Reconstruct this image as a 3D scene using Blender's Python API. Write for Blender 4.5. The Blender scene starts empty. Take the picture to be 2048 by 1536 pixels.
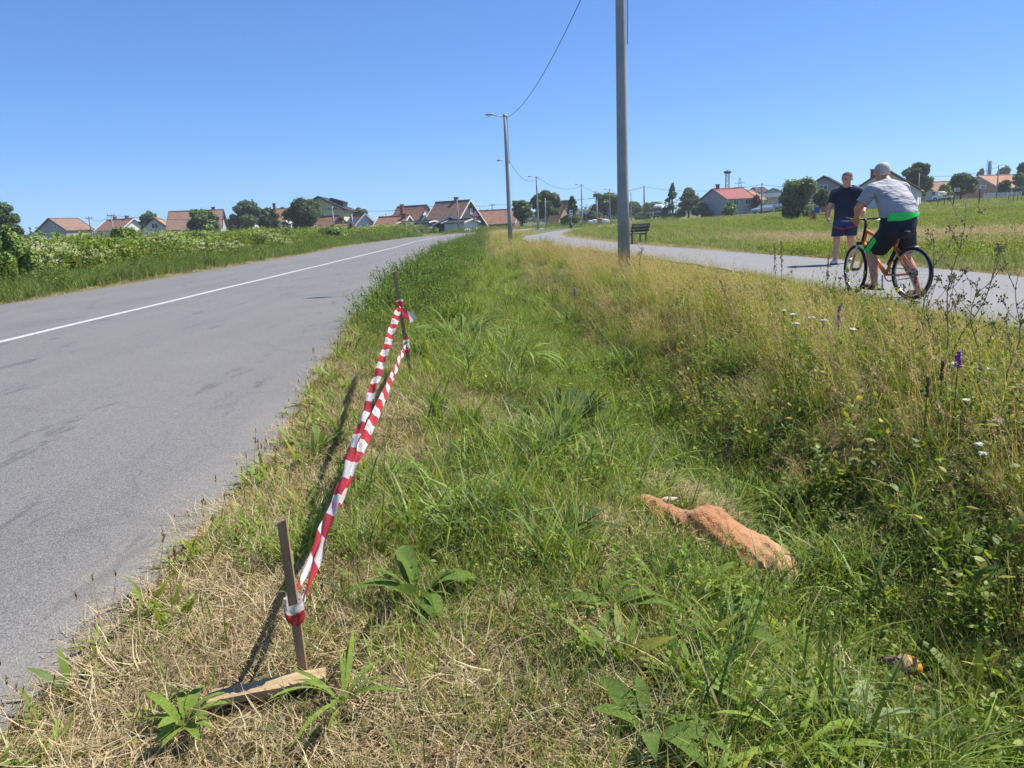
import bpy, bmesh, math, random
import numpy as np
from mathutils import Vector, Matrix

random.seed(11)
rng = np.random.default_rng(11)
scene = bpy.context.scene
COL = scene.collection
PI = math.pi

# ------------------------------------------------------------------ camera
F_PX, CAM_H = 1500.0, 1.2
ROLL = math.radians(2.7)
PITCH = math.atan((768 - 442) * math.cos(ROLL) / F_PX)
C_F = np.array([0, math.cos(PITCH), -math.sin(PITCH)])
_r0 = np.array([1.0, 0, 0]); _u0 = np.cross(_r0, C_F)
C_R = math.cos(ROLL) * _r0 - math.sin(ROLL) * _u0
C_U = math.sin(ROLL) * _r0 + math.cos(ROLL) * _u0
cam_data = bpy.data.cameras.new('camera')
cam_data.sensor_width = 36.0
cam_data.lens = F_PX / 2048 * 36.0
cam_data.clip_start = 0.05
cam_data.clip_end = 6000
cam = bpy.data.objects.new('camera', cam_data)
COL.objects.link(cam)
cam.matrix_world = Matrix(((C_R[0], C_U[0], -C_F[0], 0), (C_R[1], C_U[1], -C_F[1], 0), (C_R[2], C_U[2], -C_F[2], CAM_H), (0, 0, 0, 1)))
scene.camera = cam


def ray(x, y):
    return C_F * F_PX + C_R * (x - 1024) + C_U * (768 - y)


def gnd(x, y, z=0.0):
    d = ray(x, y); t = (z - CAM_H) / d[2]
    return Vector((d[0] * t, d[1] * t, z))


def at(x, y, Y):
    d = ray(x, y) * (Y / ray(x, y)[1])
    return Vector((d[0], d[1], d[2] + CAM_H))


# ------------------------------------------------------------------ sky, sun, exposure
SUN_EL, SUN_AZ = math.radians(53), math.radians(69)      # azimuth clockwise from +Y
world = bpy.data.worlds.new('World'); scene.world = world
world.use_nodes = True
wn = world.node_tree.nodes; wl = world.node_tree.links
bg = wn['Background']; sky = wn.new('ShaderNodeTexSky')
sky.sky_type = 'NISHITA'; sky.sun_disc = False
sky.sun_elevation = SUN_EL; sky.sun_rotation = SUN_AZ
sky.altitude = 100; sky.air_density = 0.8; sky.dust_density = 0.0; sky.ozone_density = 9.0
sgm = wn.new('ShaderNodeGamma'); sgm.inputs[1].default_value = 0.75           # evens out the whole dome a little
stn = wn.new('ShaderNodeVectorMath'); stn.operation = 'MULTIPLY'; stn.inputs[1].default_value = (0.84, 1.2, 1.66)
wl.new(sky.outputs[0], sgm.inputs[0]); wl.new(sgm.outputs[0], stn.inputs[0])
wl.new(stn.outputs[0], bg.inputs[0]); bg.inputs[1].default_value = 0.09
sl = bpy.data.lights.new('sun', 'SUN'); sl.energy = 4.9; sl.angle = math.radians(0.53); sl.color = (1.0, 0.95, 0.87)
sun = bpy.data.objects.new('sun', sl); COL.objects.link(sun)
sd = Vector((math.cos(SUN_EL) * math.sin(SUN_AZ), math.cos(SUN_EL) * math.cos(SUN_AZ), math.sin(SUN_EL)))
sun.rotation_euler = sd.to_track_quat('Z', 'Y').to_euler(); sun.location = (30, 20, 60)
scene.view_settings.view_transform = 'Standard'; scene.view_settings.look = 'None'
scene.view_settings.exposure = 0.75; scene.view_settings.gamma = 1.0
scene.view_settings.use_curve_mapping = False
scene.render.engine = 'CYCLES'
scene.cycles.max_bounces = 6; scene.cycles.diffuse_bounces = 3; scene.cycles.transparent_max_bounces = 8
scene.cycles.transmission_bounces = 4; scene.cycles.glossy_bounces = 2


# ------------------------------------------------------------------ materials
def S(r, g, b):
    return tuple(((c / 255) / 12.92 if c <= 10 else (((c / 255) + 0.055) / 1.055) ** 2.4) for c in (r, g, b))


def mat(name, col, rough=0.8, var=0.25, scale=3.0, bump=0.0, bscale=None, metal=0.0, detail=6, col2=None, coord='Object', spec=0.3, stretch=None):
    m = bpy.data.materials.new(name); m.use_nodes = True
    n = m.node_tree.nodes; l = m.node_tree.links; b = n['Principled BSDF']
    b.inputs['Roughness'].default_value = rough; b.inputs['Metallic'].default_value = metal
    b.inputs['Specular IOR Level'].default_value = spec
    tc = n.new('ShaderNodeTexCoord'); src = tc.outputs[coord]
    if stretch:
        mp = n.new('ShaderNodeMapping'); mp.inputs['Scale'].default_value = stretch; l.new(src, mp.inputs[0]); src = mp.outputs[0]
    nz = n.new('ShaderNodeTexNoise'); nz.inputs['Scale'].default_value = scale; nz.inputs['Detail'].default_value = detail
    nz.inputs['Roughness'].default_value = 0.65
    l.new(src, nz.inputs['Vector'])
    rp = n.new('ShaderNodeValToRGB'); rp.color_ramp.elements[0].position = 0.3; rp.color_ramp.elements[1].position = 0.7
    c1 = tuple(c * (1 - var) for c in col); c2 = col2 if col2 else tuple(min(1, c * (1 + var)) for c in col)
    rp.color_ramp.elements[0].color = (*c1, 1); rp.color_ramp.elements[1].color = (*c2, 1)
    l.new(nz.outputs[0], rp.inputs[0]); l.new(rp.outputs[0], b.inputs['Base Color'])
    if bump:
        n2 = n.new('ShaderNodeTexNoise'); n2.inputs['Scale'].default_value = bscale or scale * 6; n2.inputs['Detail'].default_value = 4
        l.new(src, n2.inputs['Vector'])
        bp = n.new('ShaderNodeBump'); bp.inputs['Strength'].default_value = bump; bp.inputs['Distance'].default_value = 0.02
        l.new(n2.outputs[0], bp.inputs['Height']); l.new(bp.outputs[0], b.inputs['Normal'])
    return m


def leaf_mat(name, transl=0.35, gloss=0.08, var=0.25, rough=0.55):
    m = bpy.data.materials.new(name); m.use_nodes = True
    n = m.node_tree.nodes; l = m.node_tree.links
    n.remove(n['Principled BSDF']); out = n['Material Output']
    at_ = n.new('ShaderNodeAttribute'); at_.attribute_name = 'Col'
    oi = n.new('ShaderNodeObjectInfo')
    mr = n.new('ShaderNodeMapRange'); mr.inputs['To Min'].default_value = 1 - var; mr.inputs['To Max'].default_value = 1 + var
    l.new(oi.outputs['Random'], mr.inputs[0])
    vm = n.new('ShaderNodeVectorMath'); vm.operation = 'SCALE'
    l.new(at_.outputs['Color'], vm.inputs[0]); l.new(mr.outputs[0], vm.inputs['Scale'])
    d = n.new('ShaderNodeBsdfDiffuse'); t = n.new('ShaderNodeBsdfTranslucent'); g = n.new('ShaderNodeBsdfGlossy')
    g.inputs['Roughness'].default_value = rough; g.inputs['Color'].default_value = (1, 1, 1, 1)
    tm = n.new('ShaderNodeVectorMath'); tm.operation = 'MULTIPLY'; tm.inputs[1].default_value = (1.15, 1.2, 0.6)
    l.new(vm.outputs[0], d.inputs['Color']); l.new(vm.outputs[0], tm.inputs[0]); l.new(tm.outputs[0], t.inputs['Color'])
    m1 = n.new('ShaderNodeMixShader'); m1.inputs[0].default_value = transl
    l.new(d.outputs[0], m1.inputs[1]); l.new(t.outputs[0], m1.inputs[2])
    m2 = n.new('ShaderNodeMixShader'); m2.inputs[0].default_value = gloss
    l.new(m1.outputs[0], m2.inputs[1]); l.new(g.outputs[0], m2.inputs[2])
    l.new(m2.outputs[0], out.inputs['Surface'])
    return m


LEAF = leaf_mat('leaf_blades', 0.42, 0.02)
TREELEAF = leaf_mat('tree_leaves', 0.3, 0.02, 0.12)
STRAW = leaf_mat('straw_blades', 0.2, 0.03, 0.2)
WOODFRESH = mat('weathered_wood', S(150, 126, 96), 0.85, 0.35, 6, 0.5, 40, stretch=(6, 6, 0.6))
PLANKWOOD = mat('plank_wood', S(176, 152, 116), 0.85, 0.3, 6, 0.5, 40, stretch=(0.8, 8, 8))
BARK = mat('tree_bark', (0.09, 0.065, 0.045), 0.9, 0.4, 4, 0.6)
CONCRETE = mat('pole_concrete', S(152, 155, 155), 0.8, 0.2, 3, 0.25, 60, stretch=(1, 1, 0.5))
STEEL = mat('galvanised_steel', (0.32, 0.33, 0.34), 0.5, 0.12, 5, metal=0.4)
DARKMETAL = mat('dark_metal', (0.035, 0.035, 0.04), 0.5, 0.2, 8)
GLASSDARK = mat('window_glass', (0.02, 0.025, 0.03), 0.08, 0.2, 2, spec=0.6)
WHITE = mat('white_paint', (0.75, 0.75, 0.73), 0.6, 0.06, 4)
BLACK = mat('black_rubber', (0.018, 0.018, 0.02), 0.75, 0.3, 20)
SKIN = mat('skin', S(214, 156, 128), 0.55, 0.1, 14, spec=0.4)
SKIN2 = mat('tanned_skin', S(206, 146, 116), 0.55, 0.12, 14, spec=0.4)


# ------------------------------------------------------------------ mesh helpers
class MB:
    def __init__(s): s.v = []; s.f = []

    def add(s, vs, fs):
        o = len(s.v); s.v += [tuple(v) for v in vs]; s.f += [tuple(i + o for i in f) for f in fs]; return s

    def box(s, c, size, rot=None):
        hx, hy, hz = (a / 2 for a in size); vs = []
        for x in (-hx, hx):
            for y in (-hy, hy):
                for z in (-hz, hz): vs.append(Vector((x, y, z)))
        if rot is not None: vs = [rot @ v for v in vs]
        c = Vector(c)
        return s.add([v + c for v in vs], [(0, 1, 3, 2), (4, 6, 7, 5), (0, 4, 5, 1), (2, 3, 7, 6), (0, 2, 6, 4), (1, 5, 7, 3)])

    def bar(s, a, b, w, h, up=(0, 0, 1)):
        a, b = Vector(a), Vector(b); d = (b - a); L = d.length; d.normalize()
        up = Vector(up)
        if abs(d.dot(up)) > 0.98: up = Vector((0, 1, 0))
        x = d.cross(up).normalized(); z = x.cross(d)
        R = Matrix((x, d, z)).transposed()
        return s.box((a + b) / 2, (w, L, h), R)

    def tube(s, pts, rad, n=8, cap=True, flat=1.0):
        pts = [Vector(p) for p in pts]
        if not hasattr(rad, '__len__'): rad = [rad] * len(pts)
        vs = []; ref = None
        for i, p in enumerate(pts):
            if i == 0: d = pts[1] - pts[0]
            elif i == len(pts) - 1: d = pts[-1] - pts[-2]
            else: d = (pts[i + 1] - pts[i]).normalized() + (pts[i] - pts[i - 1]).normalized()
            d.normalize()
            if ref is None: ref = Vector((0, 0, 1)) if abs(d.z) < 0.9 else Vector((1, 0, 0))
            x = d.cross(ref); x.normalize(); y = x.cross(d); ref = y.copy() if abs(y.length) > 0.5 else ref
            for k in range(n):
                a = 2 * PI * k / n
                vs.append(p + (x * math.cos(a) + y * math.sin(a) * flat) * rad[i])
        fs = []
        for i in range(len(pts) - 1):
            for k in range(n):
                k2 = (k + 1) % n
                fs.append((i * n + k, i * n + k2, (i + 1) * n + k2, (i + 1) * n + k))
        if cap:
            fs.append(tuple(range(n - 1, -1, -1))); o = (len(pts) - 1) * n; fs.append(tuple(range(o, o + n)))
        return s.add(vs, fs)

    def capsule(s, a, ra, b, rb, n=12):
        a, b = Vector(a), Vector(b); d = (b - a).normalized()
        pts = []; r = []
        for t in (-1, -.92, -.7, -.38): pts.append(a + d * ra * t); r.append(ra * math.sqrt(max(0, 1 - t * t)) + 1e-4)
        for t in (0, .5, 1): pts.append(a.lerp(b, t)); r.append(ra + (rb - ra) * t)
        for t in (.38, .7, .92, 1): pts.append(b + d * rb * t); r.append(rb * math.sqrt(max(0, 1 - t * t)) + 1e-4)
        return s.tube(pts, r, n)

    def ell(s, c, r, n=14, m=9, rot=None):
        c = Vector(c); vs = []; fs = []
        for i in range(m + 1):
            ph = PI * i / m; ph = min(max(ph, 0.02), PI - 0.02)
            for k in range(n):
                a = 2 * PI * k / n
                v = Vector((r[0] * math.sin(ph) * math.cos(a), r[1] * math.sin(ph) * math.sin(a), r[2] * math.cos(ph)))
                if rot is not None: v = rot @ v
                vs.append(c + v)
        for i in range(m):
            for k in range(n):
                k2 = (k + 1) % n; fs.append((i * n + k, (i + 1) * n + k, (i + 1) * n + k2, i * n + k2))
        fs.append(tuple(range(n))); fs.append(tuple(range(m * n + n - 1, m * n - 1, -1)))
        return s.add(vs, fs)

    def loft(s, secs, n=16, power=2.0):
        """secs: (centre, rx, ry, rotation about z) ; closed solid of ellipse sections"""
        vs = []; fs = []
        for c, rx, ry, rz in secs:
            c = Vector(c)
            for k in range(n):
                a = 2 * PI * k / n; ca, sa = math.cos(a), math.sin(a)
                x = rx * math.copysign(abs(ca) ** (2 / power), ca); y = ry * math.copysign(abs(sa) ** (2 / power), sa)
                vs.append(c + Vector((x * math.cos(rz) - y * math.sin(rz), x * math.sin(rz) + y * math.cos(rz), 0)))
        for i in range(len(secs) - 1):
            for k in range(n):
                k2 = (k + 1) % n; fs.append((i * n + k, i * n + k2, (i + 1) * n + k2, (i + 1) * n + k))
        fs.append(tuple(range(n - 1, -1, -1))); o = (len(secs) - 1) * n; fs.append(tuple(range(o, o + n)))
        return s.add(vs, fs)

    def prism(s, poly, z0, z1):
        n = len(poly)
        vs = [(x, y, z0) for x, y in poly] + [(x, y, z1) for x, y in poly]
        return s.add(vs, [tuple(range(n - 1, -1, -1)), tuple(range(n, 2 * n))] + [(i, (i + 1) % n, n + (i + 1) % n, n + i) for i in range(n)])

    def mesh(s, name):
        me = bpy.data.meshes.new(name); me.from_pydata(s.v, [], s.f); me.update(); return me

    def build(s, name, m, parent=None, smooth=False, recalc=True):
        me = s.mesh(name)
        if recalc:
            bm = bmesh.new(); bm.from_mesh(me); bmesh.ops.recalc_face_normals(bm, faces=bm.faces); bm.to_mesh(me); bm.free()
        return link(name, me, m, parent, smooth)


def link(name, me, m, parent=None, smooth=False):
    if m is not None: me.materials.append(m)
    if smooth: me.polygons.foreach_set('use_smooth', [True] * len(me.polygons))
    o = bpy.data.objects.new(name, me); COL.objects.link(o)
    if parent is not None: o.parent = parent
    return o


def tag(o, label=None, cat=None, group=None, kind=None):
    if label: o['label'] = label
    if cat: o['category'] = cat
    if group: o['group'] = group
    if kind: o['kind'] = kind
    return o


def thing(name, label, cat, loc=(0, 0, 0), rz=0.0, group=None):
    o = bpy.data.objects.new(name, None); COL.objects.link(o); o.empty_display_size = 0.2
    o.location = loc; o.rotation_euler = (0, 0, rz)
    return tag(o, label, cat, group)


# blade / leaf geometry as numpy arrays (vertices, quads, colours)
def strips(base, az, L, W, lean, bend, cols, segs=3, prof='blade', twist=0.5, curl=None):
    n = len(L); base = np.asarray(base, float)
    az = np.asarray(az, float); t = np.linspace(0, 1, segs + 1)
    P = np.zeros((n, segs + 1, 3)); P[:, 0] = base
    hd = np.stack([np.cos(az), np.sin(az), np.zeros(n)], 1)
    azc = az.copy()
    for i in range(segs):
        th = lean + bend * (i + 0.5) / segs
        if curl is not None:
            azc = azc + curl / segs; hd = np.stack([np.cos(azc), np.sin(azc), np.zeros(n)], 1)
        P[:, i + 1] = P[:, i] + (hd * np.sin(th)[:, None] + np.array([0, 0, 1.0]) * np.cos(th)[:, None]) * (L / segs)[:, None]
    tw = az + PI / 2 + rng.uniform(-twist, twist, n)
    sd_ = np.stack([np.cos(tw), np.sin(tw), rng.uniform(-.3, .3, n)], 1)
    if prof == 'blade': w = np.maximum(1 - t ** 1.6, 0.06)
    elif prof == 'leaf': w = np.maximum(np.sin(np.clip(t * 0.93 + 0.07, 0, 1) * PI) ** 0.75, 0.1)
    elif prof == 'stem': w = 1 - 0.6 * t
    else: w = np.maximum(np.sin(np.clip(t, 0.02, 1) * PI), 0.12)
    off = sd_[:, None, :] * (W[:, None] * w[None, :] * 0.5)[:, :, None]
    V = np.stack([P - off, P + off], 2).reshape(-1, 3)
    k = np.arange(n)[:, None] * 2 * (segs + 1) + np.arange(segs)[None, :] * 2
    Q = np.stack([k, k + 1, k + 3, k + 2], 2).reshape(-1, 4)
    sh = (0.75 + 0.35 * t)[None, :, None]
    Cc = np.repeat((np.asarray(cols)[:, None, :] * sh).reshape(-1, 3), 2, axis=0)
    return [V, Q, Cc], P


def cat_geo(gs):
    V = []; Q = []; Cc = []; o = 0
    for g in gs:
        V.append(g[0]); Q.append(g[1] + o); Cc.append(g[2]); o += len(g[0])
    return [np.concatenate(V), np.concatenate(Q), np.concatenate(Cc)]


def geo_mesh(name, g, loose=None):
    V, Q, Cc = g; nv = len(V); V2 = V if loose is None else np.concatenate([V, loose])
    me = bpy.data.meshes.new(name)
    me.vertices.add(len(V2)); me.vertices.foreach_set('co', V2.astype(np.float32).ravel())
    me.loops.add(len(Q) * 4); me.loops.foreach_set('vertex_index', Q.astype(np.int32).ravel())
    me.polygons.add(len(Q)); me.polygons.foreach_set('loop_start', np.arange(0, len(Q) * 4, 4, dtype=np.int32))
    ca = me.attributes.new('Col', 'FLOAT_COLOR', 'POINT')
    cc = np.ones((len(V2), 4), np.float32); cc[:nv, :3] = Cc
    ca.data.foreach_set('color', cc.ravel())
    me.update(calc_edges=True)
    return me


def pal(n, *cols, j=0.15):
    """n colours drawn from weighted (weight, rgb) pairs with jitter"""
    w = np.array([c[0] for c in cols], float); w /= w.sum()
    a = np.array([c[1] for c in cols])[rng.choice(len(cols), n, p=w)]
    return np.clip(a * (1 + rng.normal(0, j, (n, 1))) * (1 + rng.normal(0, j * .4, (n, 3))), 0.004, 0.9)


def scatter(name, label, protos, pts, pick, scale, material, cat='grass', rot=None, tiltamp=0.12):
    """one 'stuff' object: its own mesh holds the clump shapes and the points they are set on"""
    g = cat_geo(protos); n = len(pts)
    me = geo_mesh(name, g, np.asarray(pts))
    pid = np.concatenate([np.full(len(p[0]), i) for i, p in enumerate(protos)] + [np.full(n, -1)]).astype(np.int32)
    me.attributes.new('pid', 'INT', 'POINT').data.foreach_set('value', pid)
    z0 = len(g[0])
    pk = np.zeros(len(pid), np.int32); pk[z0:] = pick
    me.attributes.new('pick', 'INT', 'POINT').data.foreach_set('value', pk)
    sc_ = np.ones(len(pid), np.float32); sc_[z0:] = scale
    me.attributes.new('scl', 'FLOAT', 'POINT').data.foreach_set('value', sc_)
    ro = np.zeros((len(pid), 3), np.float32)
    ro[z0:, :2] = rng.normal(0, tiltamp, (n, 2)); ro[z0:, 2] = rng.uniform(0, 2 * PI, n) if rot is None else rot
    me.attributes.new('rot', 'FLOAT_VECTOR', 'POINT').data.foreach_set('vector', ro.ravel())
    o = link(name, me, material)
    nt = bpy.data.node_groups.new(name + '_scatter', 'GeometryNodeTree')
    nt.interface.new_socket('Geometry', in_out='INPUT', socket_type='NodeSocketGeometry')
    nt.interface.new_socket('Geometry', in_out='OUTPUT', socket_type='NodeSocketGeometry')
    N = nt.nodes; L = nt.links
    gi = N.new('NodeGroupInput'); go = N.new('NodeGroupOutput')

    def attr(nm, ty):
        a = N.new('GeometryNodeInputNamedAttribute'); a.data_type = ty; a.inputs['Name'].default_value = nm; return a.outputs['Attribute']
    pidn = attr('pid', 'INT')

    def sep(k):
        c = N.new('FunctionNodeCompare'); c.data_type = 'INT'; c.operation = 'EQUAL'; c.inputs[3].default_value = k
        L.new(pidn, c.inputs[2])
        s = N.new('GeometryNodeSeparateGeometry'); s.domain = 'POINT'
        L.new(gi.outputs[0], s.inputs[0]); L.new(c.outputs[0], s.inputs[1]); return s.outputs[0]
    ip = N.new('GeometryNodeInstanceOnPoints'); ip.inputs['Pick Instance'].default_value = True
    jn = N.new('GeometryNodeJoinGeometry')
    for k in reversed(range(len(protos))):
        t = N.new('GeometryNodeGeometryToInstance'); L.new(sep(k), t.inputs[0]); L.new(t.outputs[0], jn.inputs[0])
    L.new(sep(-1), ip.inputs['Points']); L.new(jn.outputs[0], ip.inputs['Instance'])
    L.new(attr('pick', 'INT'), ip.inputs['Instance Index'])
    L.new(attr('rot', 'FLOAT_VECTOR'), ip.inputs['Rotation'])
    L.new(attr('scl', 'FLOAT'), ip.inputs['Scale'])
    L.new(ip.outputs[0], go.inputs[0])
    md = o.modifiers.new('scatter', 'NODES'); md.node_group = nt
    tag(o, label, cat, kind='stuff')
    return o


# ------------------------------------------------------------------ the lie of the land
def sstep(a, b, x):
    t = np.clip((np.asarray(x, float) - a) / (b - a), 0, 1); return t * t * (3 - 2 * t)


_ph = np.random.default_rng(5).uniform(0, 6.28, (12, 3))
def wob(x, y, s=1.0, k0=0):
    """smooth value noise in -1..1"""
    x = np.asarray(x, float) * s; y = np.asarray(y, float) * s; r = 0
    for k in range(6):
        p = _ph[(k + k0) % 12]; a = p[0] * 3 + k; fr = 1.0 * 1.55 ** (k % 4)
        r = r + np.sin(x * math.cos(a) * fr + y * math.sin(a) * fr + p[1]) * np.sin(x * math.sin(a * 1.7) * fr * .8 - y * math.cos(a * 1.7) * fr * .8 + p[2])
    return r / 2.6


def ditch_x(y): return np.interp(y, [0, 2, 3, 4, 5, 8.5, 12, 20, 40, 60, 75, 90], [1.42, 1.42, 1.36, 1.2, 1.08, .88, .45, -.1, -1.5, -2.4, -1.5, 1])
def road_r(y): return np.interp(y, [-5, 4, 4.7, 9.5, 16, 30, 60, 75], [-1.3, -1.33, -1.45, -2.0, -2.5, -2.75, -2.85, -2.6])
def road_l(y): return np.interp(y, [-5, 20, 40, 56, 70, 93], [-10.5, -10.4, -10.5, -11.2, -11, -9])
def path_l(y): return np.interp(y, [-5, 13, 18, 24, 32, 42, 51, 60, 72, 81, 95, 120, 160], [4.75, 4.75, 4.5, 3.7, 2.6, 1.5, 1.0, 1.7, 3.8, 5.9, 10, 18.5, 33])
def path_r(y): return np.interp(y, [-5, 12, 18, 24, 32, 42, 51, 60, 72, 81, 95, 120, 160], [7.95, 7.95, 7.5, 6.6, 5.55, 4.8, 4.3, 4.6, 6.4, 8.5, 12.6, 21, 36])


ROAD_C = [(-6.5, -6), (-6.5, 40), (-6.9, 60), (-6.3, 75), (-3.6, 88), (1.5, 100), (9, 114), (19, 132), (31, 152), (45, 174), (62, 196), (90, 228), (120, 262)]


def poly_d(x, y, poly):
    x = np.asarray(x, float); y = np.asarray(y, float); best = np.full(x.shape, 1e9)
    for (ax, ay), (bx, by) in zip(poly[:-1], poly[1:]):
        t = np.clip(((x - ax) * (bx - ax) + (y - ay) * (by - ay)) / ((bx - ax) ** 2 + (by - ay) ** 2), 0, 1)
        best = np.minimum(best, np.hypot(x - ax - t * (bx - ax), y - ay - t * (by - ay)))
    return best


def on_road(x, y, m=0.0):
    x = np.asarray(x, float); y = np.asarray(y, float)
    near = (x > road_l(y) - m) & (x < road_r(y) + m)
    return np.where(y < 72, near, poly_d(x, y, ROAD_C) < 3.9 + m)


def on_path(x, y, m=0.0):
    return (x > path_l(y) - m) & (x < path_r(y) + m) & (np.asarray(y) < 150)


def zt(x, y):
    x = np.asarray(x, float); y = np.asarray(y, float)
    u = x - ditch_x(y)
    dep = np.interp(y, [0, 10, 20, 60, 80], [.5, .46, .38, .28, 0])
    z = -dep * np.exp(-(u / np.where(u < 0, .72, .85)) ** 2)
    z = z + 0.025 * wob(x, y, 1.6) * np.clip(1 - y / 60, 0, 1)
    z = z + 0.06 * wob(x, y, .25, 3) * sstep(12, 30, np.hypot(x, y))
    # the green rises a little towards the houses beyond it
    z = z + 1.3 * sstep(45, 150, y) * sstep(.16, .6, x / np.maximum(y, 1))
    flat = np.maximum(np.where(y < 75, np.minimum(sstep(-.5, .3, x - road_l(y)), sstep(-.5, .15, road_r(y) - x)), sstep(5.5, 4.1, poly_d(x, y, ROAD_C))),
                      np.minimum(sstep(-.7, 0, x - path_l(y)), sstep(-.8, 0, path_r(y) - x)) * (y < 150))
    return z * (1 - flat) - 0.035 * flat * (y < 75) - 0.03 * flat * (y >= 75)


def z1(x, y): return float(zt(np.array([x]), np.array([y]))[0])


def grid_mesh(name, xs, ys, zf):
    X, Y = np.meshgrid(xs, ys); Z = zf(X, Y)
    V = np.stack([X, Y, Z], 2).reshape(-1, 3); nx = len(xs)
    i = (np.arange(len(ys) - 1)[:, None] * nx + np.arange(nx - 1)[None]).ravel()
    Q = np.stack([i, i + 1, i + nx + 1, i + nx], 1)
    me = bpy.data.meshes.new(name); me.vertices.add(len(V)); me.vertices.foreach_set('co', V.astype(np.float32).ravel())
    me.loops.add(len(Q) * 4); me.loops.foreach_set('vertex_index', Q.astype(np.int32).ravel())
    me.polygons.add(len(Q)); me.polygons.foreach_set('loop_start', np.arange(0, len(Q) * 4, 4, dtype=np.int32))
    me.update(calc_edges=True); return me


def ground_material():
    m = bpy.data.materials.new('verge_soil_and_turf'); m.use_nodes = True
    n = m.node_tree.nodes; l = m.node_tree.links; b = n['Principled BSDF']; b.inputs['Roughness'].default_value = .95
    b.inputs['Specular IOR Level'].default_value = 0.1
    g = n.new('ShaderNodeNewGeometry')
    n1 = n.new('ShaderNodeTexNoise'); n1.inputs['Scale'].default_value = .35; n1.inputs['Detail'].default_value = 8
    n2 = n.new('ShaderNodeTexNoise'); n2.inputs['Scale'].default_value = 9; n2.inputs['Detail'].default_value = 8; n2.inputs['Roughness'].default_value = .75
    for q in (n1, n2): l.new(g.outputs['Position'], q.inputs['Vector'])
    soil = n.new('ShaderNodeValToRGB'); e = soil.color_ramp.elements
    e[0].position = .32; e[0].color = (.045, .032, .018, 1); e[1].position = .68; e[1].color = (.26, .19, .095, 1)
    x = e.new(.5); x.color = (.13, .1, .045, 1)
    l.new(n2.outputs[0], soil.inputs[0])
    turf = n.new('ShaderNodeValToRGB'); e = turf.color_ramp.elements
    e[0].position = .35; e[0].color = (.055, .085, .022, 1); e[1].position = .66; e[1].color = (.2, .2, .075, 1)
    ad = n.new('ShaderNodeMath'); ad.operation = 'MULTIPLY_ADD'; ad.inputs[1].default_value = .5; 
    l.new(n1.outputs[0], ad.inputs[0])
    h = n.new('ShaderNodeMath'); h.operation = 'MULTIPLY'; h.inputs[1].default_value = .5; l.new(n2.outputs[0], h.inputs[0]); l.new(h.outputs[0], ad.inputs[2])
    l.new(ad.outputs[0], turf.inputs[0])
    sp = n.new('ShaderNodeSeparateXYZ'); l.new(g.outputs['Position'], sp.inputs[0])
    ln = n.new('ShaderNodeVectorMath'); ln.operation = 'LENGTH'; l.new(g.outputs['Position'], ln.inputs[0])
    mr = n.new('ShaderNodeMapRange'); mr.inputs[1].default_value = 7; mr.inputs[2].default_value = 24; l.new(ln.outputs['Value'], mr.inputs[0])
    mx = n.new('ShaderNodeMix'); mx.data_type = 'RGBA'; l.new(mr.outputs[0], mx.inputs[0]); l.new(soil.outputs[0], mx.inputs[6]); l.new(turf.outputs[0], mx.inputs[7])
    l.new(mx.outputs[2], b.inputs['Base Color'])
    bp = n.new('ShaderNodeBump'); bp.inputs['Strength'].default_value = .8; bp.inputs['Distance'].default_value = .04
    l.new(n2.outputs[0], bp.inputs['Height']); l.new(bp.outputs[0], b.inputs['Normal'])
    return m


xs = np.unique(np.concatenate([np.linspace(-3000, -200, 12), np.linspace(-200, -16, 30), np.linspace(-16, -2, 36), np.linspace(-2, 9, 100), np.linspace(9, 60, 52), np.linspace(60, 260, 40), np.linspace(260, 3000, 12)]))
ys = np.unique(np.concatenate([np.linspace(-60, 0, 8), np.linspace(0, 12, 100), np.linspace(12, 40, 80), np.linspace(40, 120, 90), np.linspace(120, 300, 50), np.linspace(300, 5000, 14)]))
ground = link('ground', grid_mesh('ground', xs, ys, zt), ground_material(), smooth=True); tag(ground, 'grassy ground on both sides of the road', kind='structure')


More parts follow.
